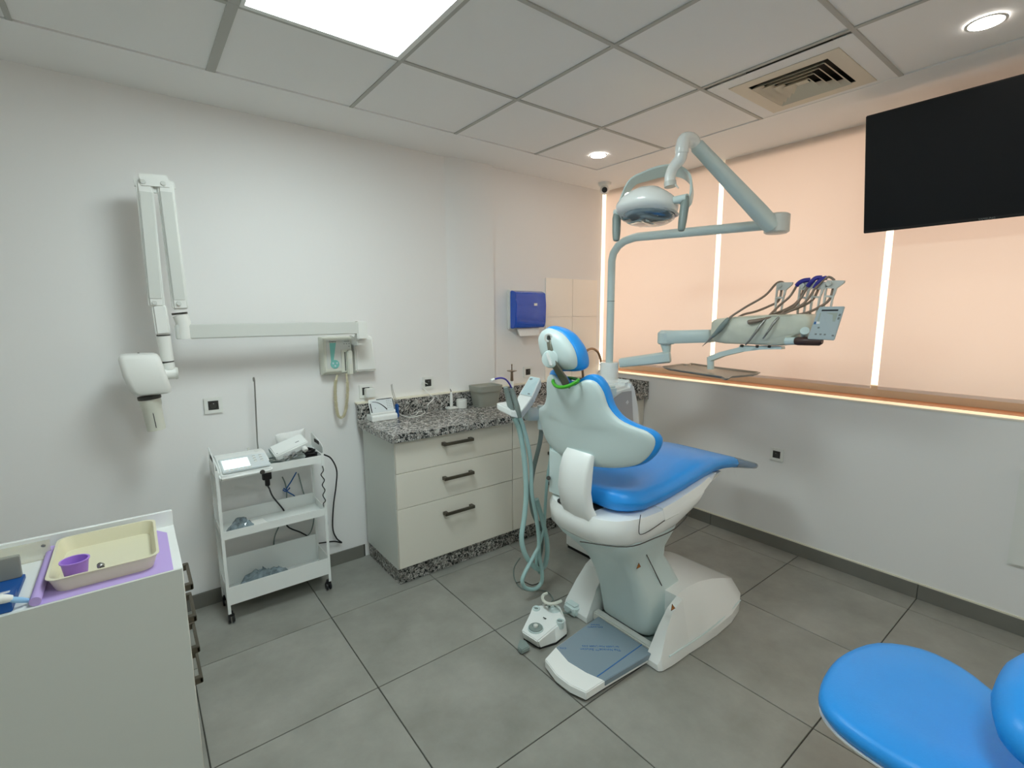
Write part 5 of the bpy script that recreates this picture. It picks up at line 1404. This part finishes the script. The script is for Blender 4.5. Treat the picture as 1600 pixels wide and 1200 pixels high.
# face corners of the console (towards the viewer), then the depth goes away (+y, +x)
fa, fb, fc, fd = V((-1.583, -0.940, 1.212)), V((-1.587, -1.030, 1.210)), V((-1.645, -1.030, 1.115)), V((-1.662, -0.940, 1.119))
nf = (fb - fa).cross(fd - fa).normalized()
if nf.dot(V(cam.location) - fa) < 0: nf = -nf
dep = Vector((.035, .03, -.045))
ext0, ext1 = V((-1.748, -1.035, 1.021)), V((-1.686, -0.930, 1.050))
quad_loft([[fa, fb, fc + (fb - fc) * .0, fd], [fa + dep, fb + dep, fc + dep, fd + dep]], WHITE, 'console_head')
quad_loft([[fd, fc, ext0, ext1], [fd + dep, fc + dep, ext0 + dep * .8, ext1 + dep * .8]], WHITE, 'console_neck')
rs = quad_loft([[V((-1.726, -0.980, 1.066)), V((-1.740, -1.050, 1.016)), V((-1.793, -1.050, 1.033)), V((-1.850, -1.000, 1.071))], [V((-1.758, -0.980, 1.103)), V((-1.744, -1.050, 1.059)), V((-1.788, -1.050, 1.064)), V((-1.853, -1.000, 1.107))]], WHITE, 'rest_head', bev=.005)
def q(u, v): return lerp(lerp(fa, fb, u), lerp(fd, fc, u), v)
kp = part('keypad', MB().prism([q(.08, .04), q(.92, .04), q(.92, .96), q(.08, .96)], nf * .0012), PALEPAN, t, 'pale blue membrane keypad')
mb = MB()
for u, v, s_ in ((.28, .16, .12), (.68, .16, .09), (.42, .36, .09), (.75, .36, .05), (.28, .54, .07), (.62, .56, .10), (.26, .80, .09), (.46, .82, .09), (.70, .72, .07), (.68, .88, .08)):
    mb.prism([q(u - s_, v - s_ * .35) + nf * .0012, q(u + s_, v - s_ * .35) + nf * .0012, q(u + s_, v + s_ * .35) + nf * .0012, q(u - s_, v + s_ * .35) + nf * .0012], nf * .0006)
part('key_print', mb, INKG, kp)
# arm back to the unit, passing behind the back rest
s0, s1, s2 = V((-1.645, -0.980, 1.015)), V((-1.542, -0.980, 1.008)), V((-1.112, -.985, .96))
beam('arm', s0, s1, .022, .030, .024, .036, SHELLW, parent=t)
beam('arm_link', s1 + Vector((.0, 0, -.005)), s2, .024, .034, .028, .038, SHELLW, parent=t)
part('joint', MB().tube([V((-1.555, -1.000, 0.929)), V((-1.555, -1.000, 1.055))], [.020, .024], n=18, smooth=False), SHELLW, t)

def suction(name, label, body, rad, hosep, hr_, hm):
    tt = thing(name, label, 'suction hose', tuple(body[0]))
    part('handle', MB().tube(body, rad, n=14, sub=4), GREYP, tt)
    part('hose', MB().tube(hosep, hr_, n=12, sub=8), hm, tt)
    return tt
# left and right hoses with their handles
suction('suction_hose', 'left pale teal suction hose with a grey handle, looping to the floor',
        [(-1.808, -1.020, 1.181), (-1.793, -1.020, 1.132), (-1.781, -1.030, 1.067), (-1.765, -1.030, 1.026)], [.012, .015, .016, .014],
        [(-1.765, -1.030, 1.026), (-1.732, -1.030, 0.962), (-1.707, -1.030, 0.857), (-1.690, -1.030, 0.717), (-1.686, -1.030, 0.594), (-1.699, -1.030, 0.474), (-1.717, -1.030, 0.372), (-1.695, -1.030, 0.276), (-1.628, -1.020, 0.180), (-1.564, -1.010, 0.134), (-1.517, -1.000, 0.156), (-1.508, -1.000, 0.260), (-1.542, -1.000, 0.402), (-1.589, -1.000, 0.543)], .0135, TEAL)
tt = suction('suction_hose', 'right pale teal suction hose whose handle holds the indigo tip',
        [(-1.788, -1.040, 1.178), (-1.772, -1.040, 1.132), (-1.760, -1.050, 1.080), (-1.744, -1.050, 1.026)], [.011, .013, .014, .011],
        [(-1.744, -1.050, 1.026), (-1.719, -1.050, 0.970), (-1.685, -1.050, 0.857), (-1.660, -1.040, 0.747), (-1.655, -1.040, 0.607), (-1.623, -1.040, 0.457), (-1.605, -1.040, 0.306), (-1.632, -1.040, 0.259), (-1.699, -1.040, 0.179), (-1.721, -1.040, 0.132), (-1.694, -1.040, 0.082), (-1.631, -1.040, 0.055), (-1.585, -1.040, 0.076), (-1.581, -1.040, 0.138), (-1.591, -1.030, 0.231), (-1.588, -1.020, 0.367)], .0105, TEAL)
part('curved_tip', MB().tube([(-1.784, -1.040, 1.172), (-1.800, -1.040, 1.199), (-1.823, -1.040, 1.223), (-1.854, -1.040, 1.233), (-1.892, -1.040, 1.230)], .0042, n=8, sub=5), INKP, tt, 'curved indigo suction tip')
part('tip_end', MB().tube([(-1.892, -1.040, 1.230), (-1.911, -1.040, 1.226)], .0065, n=8, smooth=False), PAPER, tt)
tt = thing('grey_supply_hose', 'dark grey hose running down from the console joint to the teal loops', 'hose', (-1.5, -1.0, .98))
part('hose', MB().tube([(-1.546, -0.990, 0.919), (-1.555, -0.990, 0.857), (-1.582, -0.990, 0.773), (-1.608, -0.990, 0.689), (-1.622, -0.990, 0.584), (-1.595, -0.980, 0.465), (-1.548, -0.980, 0.359), (-1.533, -0.980, 0.261), (-1.543, -0.970, 0.145), (-1.515, -0.960, 0.072)], .0125, n=12, sub=6), GREYHOSE, tt)
tt = thing('thin_supply_hose', 'pale hose hanging behind the chair, rightmost of the hanging hoses', 'hose', (-1.4, -1.0, .9))
part('hose', MB().tube([(-1.484, -1.000, 0.847), (-1.488, -1.000, 0.757), (-1.511, -1.000, 0.634), (-1.524, -1.000, 0.490), (-1.533, -1.000, 0.362), (-1.570, -1.000, 0.261), (-1.588, -1.000, 0.172), (-1.555, -0.990, 0.100)], .0085, n=10, sub=6), TEAL, tt)

# ------------------------------------------------------------ television
TVM = frame((-.200, -1.975, 1.942), (0, -1, 0), (-.12, 0, .545))      # local x to the right, y up the tilted screen, z towards the window
tv = thing('television', 'large black flat television hung before the blinds at top right', 'television', (-.25, -2.45, 2.2))
TW, TH = .97, .556
part('casing', MB().box(0, TW, 0, TH, -.032, 0, bev=.004, seg=2, M=TVM @ Matrix.Scale(-1, 4, (0, 0, 1)) if False else TVM), TVFRAME, tv) if False else None
zz_ = TVM.to_3x3() @ Vector((0, 0, 1))
sg_ = 1 if zz_.x > 0 else -1
def tvb(x0, x1, y0, y1, d0, d1, bev=0.0):
    a_, b2 = sorted((sg_ * d0, sg_ * d1))
    return MB().box(x0, x1, y0, y1, a_, b2, bev=bev, M=TVM)
part('casing', tvb(0, TW, 0, TH, 0, .032, .003), TVFRAME, tv)
part('screen', tvb(.006, TW - .006, .014, TH - .006, -.0014, .0004), SCREEN, tv)
Ml = TVM @ Matrix.Translation((TW / 2 - .02, .0065, -sg_ * .0008))
text('SAMSUNG', .012, Ml if sg_ < 0 else TVM @ Matrix.Translation((TW / 2 - .02, .0065, -.0008)), INKG, tv)
c_ = TVM @ Vector((TW / 2, TH * .5, sg_ * .035))
part('wall_bracket', MB().box(c_.x - .02, -.02, c_.y - .08, c_.y + .08, c_.z - .08, c_.z + .08, bev=.004), BLACK, tv)

# white electric cabinet at the right edge
t = thing('wall_panel', 'pale flat panel low on the window wall at the right edge of the picture', 'wall panel', (0, -2.95, .6))
part('door', MB().box(-.022, -.001, -3.25, -2.652, .345, .80, bev=.003), WHITE2, t)
part('frame', MB().box(-.012, -.001, -3.27, -2.640 + 0.0, .335, .81, bev=.002), WHITE2, t)

# ------------------------------------------------------------ desk cabinet at lower left
DX1 = -3.185; DY0, DY1 = -1.254, -.86; DX0 = -4.10
t = thing('side_cabinet', 'white cabinet with raised back rim and bronze handles in the left foreground', 'cabinet', (-3.6, -1.05, 0))
part('body', MB().box(DX0, DX1 - .019, DY0 + .010, DY1 - .004, .05, .786), CAB, t)
part('front_board', MB().box(DX0, DX1 - .002, DY0, DY0 + .009, .0, .800, bev=.0008, seg=1), CABSIDE, t)
part('top_board', MB().box(DX0, DX1, DY0 + .009, DY1 - .004, .786, .797, bev=.0008, seg=1), WHITE, t)
part('back_rim', MB().box(DX0, DX1 - .001, DY1 - .004, DY1 + .010, .0, .852, bev=.001, seg=1), WHITE, t)
for z0, z1 in ((.627, .783), (.517, .624), (.407, .514), (.297, .404), (.085, .294)):
    d = part('drawer', MB().box(DX1 - .018, DX1 - .0005, DY0 + .012, DY1 - .007, z0 + .001, z1 - .001, bev=.001, seg=1), CAB, t)
    if z0 < .1: continue
    zc = z1 - .053 if z0 < .6 else .681
    mb = MB().box(DX1 + .017, DX1 + .026, DY0 + .11, DY1 - .11, zc - .009, zc + .009, bev=.0015)
    for yy in (DY0 + .12, DY1 - .12): mb.box(DX1 - .001, DX1 + .025, yy - .010, yy + .010, zc - .010, zc + .010, bev=.0015)
    part('handle', mb, BRONZE, d)
K = 1.156
def sk(p): return C0 + (V(p) - C0) * K
C0 = V(cam.location)
TZ = .7975
# lilac paper with rolled left edge
m1 = [(-3.512, -1.245, 0.797), (-3.514, -0.858, 0.797), (-3.225, -0.853, 0.797), (-3.205, -0.901, 0.797), (-3.207, -1.221, 0.797), (-3.385, -1.196, 0.797)]
mt = thing('lilac_sheet', 'lilac paper sheet under the cream tray, its left edge curled', 'paper sheet', (-3.35, -1.1, TZ))
xs0, xs1 = -3.500, -3.208
part('sheet', MB().prism([(xs0, DY0 + .012, TZ), (xs1, DY0 + .012, TZ), (xs1, DY1 - .07, TZ), (xs1 - .03, DY1 - .022, TZ), (xs0, DY1 - .02, TZ)], (0, 0, .0012)), PURPLE, mt)
rings = []
for y in (DY0 + .013, DY0 + .15, DY1 - .02):
    rings.append([(xs0 - .002 + .012 * math.cos(a), y, TZ + .0128 + .012 * math.sin(a)) for a in [k * 2 * PI / 14 for k in range(14)]])
part('curled_edge', MB().loft(rings), PURPLE, mt)
# cream tray
tx0, tx1 = -3.478, -3.242; ty0, ty1 = DY0 + .045, DY1 - .028
tx0, tx1 = -3.482, -3.240
def tr_(i, z): return rr(tx0 + i, tx1 - i, ty0 + i, ty1 - i, .03, z, 5)
tray_ = thing('cream_tray', 'deep cream enamel tray on lilac paper in the left foreground', 'tray', ((tx0 + tx1) / 2, (ty0 + ty1) / 2, TZ + .0015))
z_ = TZ + .0015
part('dish', MB().loft([tr_(.012, z_), tr_(.0, z_ + .040), tr_(-.004, z_ + .042), tr_(-.004, z_ + .044), tr_(.003, z_ + .044), tr_(.014, z_ + .004)]), TRAYCR, tray_)
ins = z_ + .0045
# cup
cc = V((-3.442, -1.134, 0.802)); cc = V((-3.425, -1.165, ins))
cup = thing('purple_cup', 'ribbed purple plastic cup standing in the cream tray', 'cup', tuple(cc))
part('cup', MB().lathe([(0, 0), (.0215, 0), (.0225, .003), (.0305, .062), (.033, .063), (.033, .066), (.029, .066), (.021, .004), (0, .0035)], cc, n=36, cap=False), CUPP, cup)
mp = V((-3.345, -1.165, ins))
mi = thing('metal_forceps', 'small dark steel instrument lying in the cream tray beside the cup', 'instrument', tuple(mp))
part('shaft', MB().tube([(-3.376, -1.150, 0.832), (-3.366, -1.172, 0.824), (-3.353, -1.196, 0.814)], [.0065, .005, .0065], n=10, sub=4), mat('dark_steel', (96, 94, 86), .35, metal=.6), mi)
part('joint', MB().ellip((-3.373, -1.155, 0.829), .009, .011, .008), STEEL, mi)
# open carton with blue face and a glove tip at the far left
bx = thing('blue_carton', 'dark blue printed carton cut off by the left edge of the picture', 'carton', (-3.62, -1.15, TZ))
part('carton', MB().box(-3.72, -3.545, -1.155, -1.03, TZ, TZ + .012, bev=.001).box(-3.72, -3.545, -1.235, -1.155, TZ, TZ + .028, bev=.002), DBLUE, bx)
part('carton_lid', MB().box(-3.72, -3.55, -1.05, -1.03, TZ + .012, TZ + .075, bev=.002), BOXGREY, bx)
part('white_line', MB().box(-3.72, -3.556, -1.176, -1.171, TZ + .0281, TZ + .0286).box(-3.72, -3.556, -1.168, -1.165, TZ + .0281, TZ + .0286), PAPER, bx)
bx = thing('glove_tip', 'pale blue and white crumpled glove lying before the blue carton', 'glove', (-3.56, -1.225, TZ))
gp = MB().tube([(-3.60, -1.240, TZ + .036), (-3.57, -1.232, TZ + .040), (-3.545, -1.225, TZ + .030)], [.010, .013, .009], n=12, sub=4)
part('glove', gp, WHITE2, bx)
part('glove_finger', MB().tube([(-3.548, -1.228, TZ + .030), (-3.53, -1.22, TZ + .018), (-3.515, -1.215, TZ + .008)], [.008, .007, .005], n=10, sub=4), mat('pale_blue_glove', (150, 196, 232), .4), bx)
# clear acrylic upright plate at the back left
ac = thing('clear_plate', 'clear plastic plate standing against the cabinet back rim at far left', 'plate', (-3.65, DY1 - .03, TZ))
part('plate', MB().box(-3.78, -3.50, DY1 - .06, DY1 - .056, TZ, TZ + .06, bev=.001), mat('clear_acrylic_cream', (232, 226, 200), .15, alpha=.35), ac)
part('screw', MB().lathe([(0, 0), (.005, 0), (.004, .003), (0, .003)], (-3.515, DY1 - .0605, TZ + .045), axis=(0, -1, 0), n=12), STEEL, ac)

# ------------------------------------------------------------ stool at lower right
t = thing('operator_stool', 'blue padded stool seat with curved arm pad at the lower right corner', 'stool', (-1.65, -2.72, 0))
ol = smooth_loop([(-1.82, -2.475), (-1.70, -2.455), (-1.58, -2.46), (-1.45, -2.505), (-1.375, -2.60), (-1.385, -2.70), (-1.45, -2.79), (-1.52, -2.90), (-1.60, -2.98), (-1.70, -3.0), (-1.80, -2.95), (-1.88, -2.84), (-1.915, -2.72), (-1.91, -2.60), (-1.88, -2.52)], 3)
part('seat', MB().pillow(ol, (-1.66, -2.70), [(0, -.05), (.90, -.05), (.97, -.044), (1.0, -.028), (.995, -.012), (.96, .0), (.88, .006), (.5, .002), (0, -.004)], lambda u, v, w: (u, v, .50 + w)), BLUE, t, angle=60)
part('seat_shell', MB().pillow(ol, (-1.66, -2.70), [(0, -.062), (.85, -.062), (.985, -.052), (.99, -.046), (0, -.046)], lambda u, v, w: (u, v, .50 + w)), WHITE2, t)
part('gas_column', MB().tube([(-1.66, -2.72, .44), (-1.66, -2.72, .25), (-1.66, -2.72, .249), (-1.66, -2.72, .09)], [.028, .028, .04, .04], n=20, smooth=False), CHROME, t)
for k in range(5):
    a_ = R(20 + 72 * k); dx, dy = math.cos(a_), math.sin(a_)
    lg_ = part('leg', MB().loft([[(-1.66 + dx * r_ - dy * w * s_, -2.72 + dy * r_ + dx * w * s_, z) for s_, z in ((-1, z0_), (1, z0_), (1, z1_), (-1, z1_))] for r_, w, z0_, z1_ in ((.03, .024, .075, .115), (.25, .016, .062, .082))]), CHROME, t)
    part('castor', MB().tube([(-1.66 + dx * .24 - dy * .02, -2.72 + dy * .24 + dx * .02, .0255), (-1.66 + dx * .24 + dy * .02, -2.72 + dy * .24 - dx * .02, .0255)], .025, n=16, smooth=False).tube([(-1.66 + dx * .24, -2.72 + dy * .24, .045), (-1.66 + dx * .24, -2.72 + dy * .24, .070)], .008, n=8, smooth=False), BLACK, lg_)
# arm pad
c_ = V((-1.775, -2.888, .66))
pad = [V((-1.499, -2.872, 0.680)), V((-1.599, -2.850, 0.660)), V((-1.699, -2.849, 0.640)), V((-1.780, -2.867, 0.620)), V((-1.807, -2.900, 0.600))]
part('arm_pad', MB().tube(pad, [.030, .050, .057, .052, .034], n=18, sub=6), BLUE, t, angle=60)
part('arm_rod', MB().tube([V((-1.706, -2.905, 0.580)), V((-1.70, -2.99, .56)), V((-1.66, -2.88, .42)), V((-1.66, -2.74, .40))], .011, n=10, sub=4), CHROME, t)
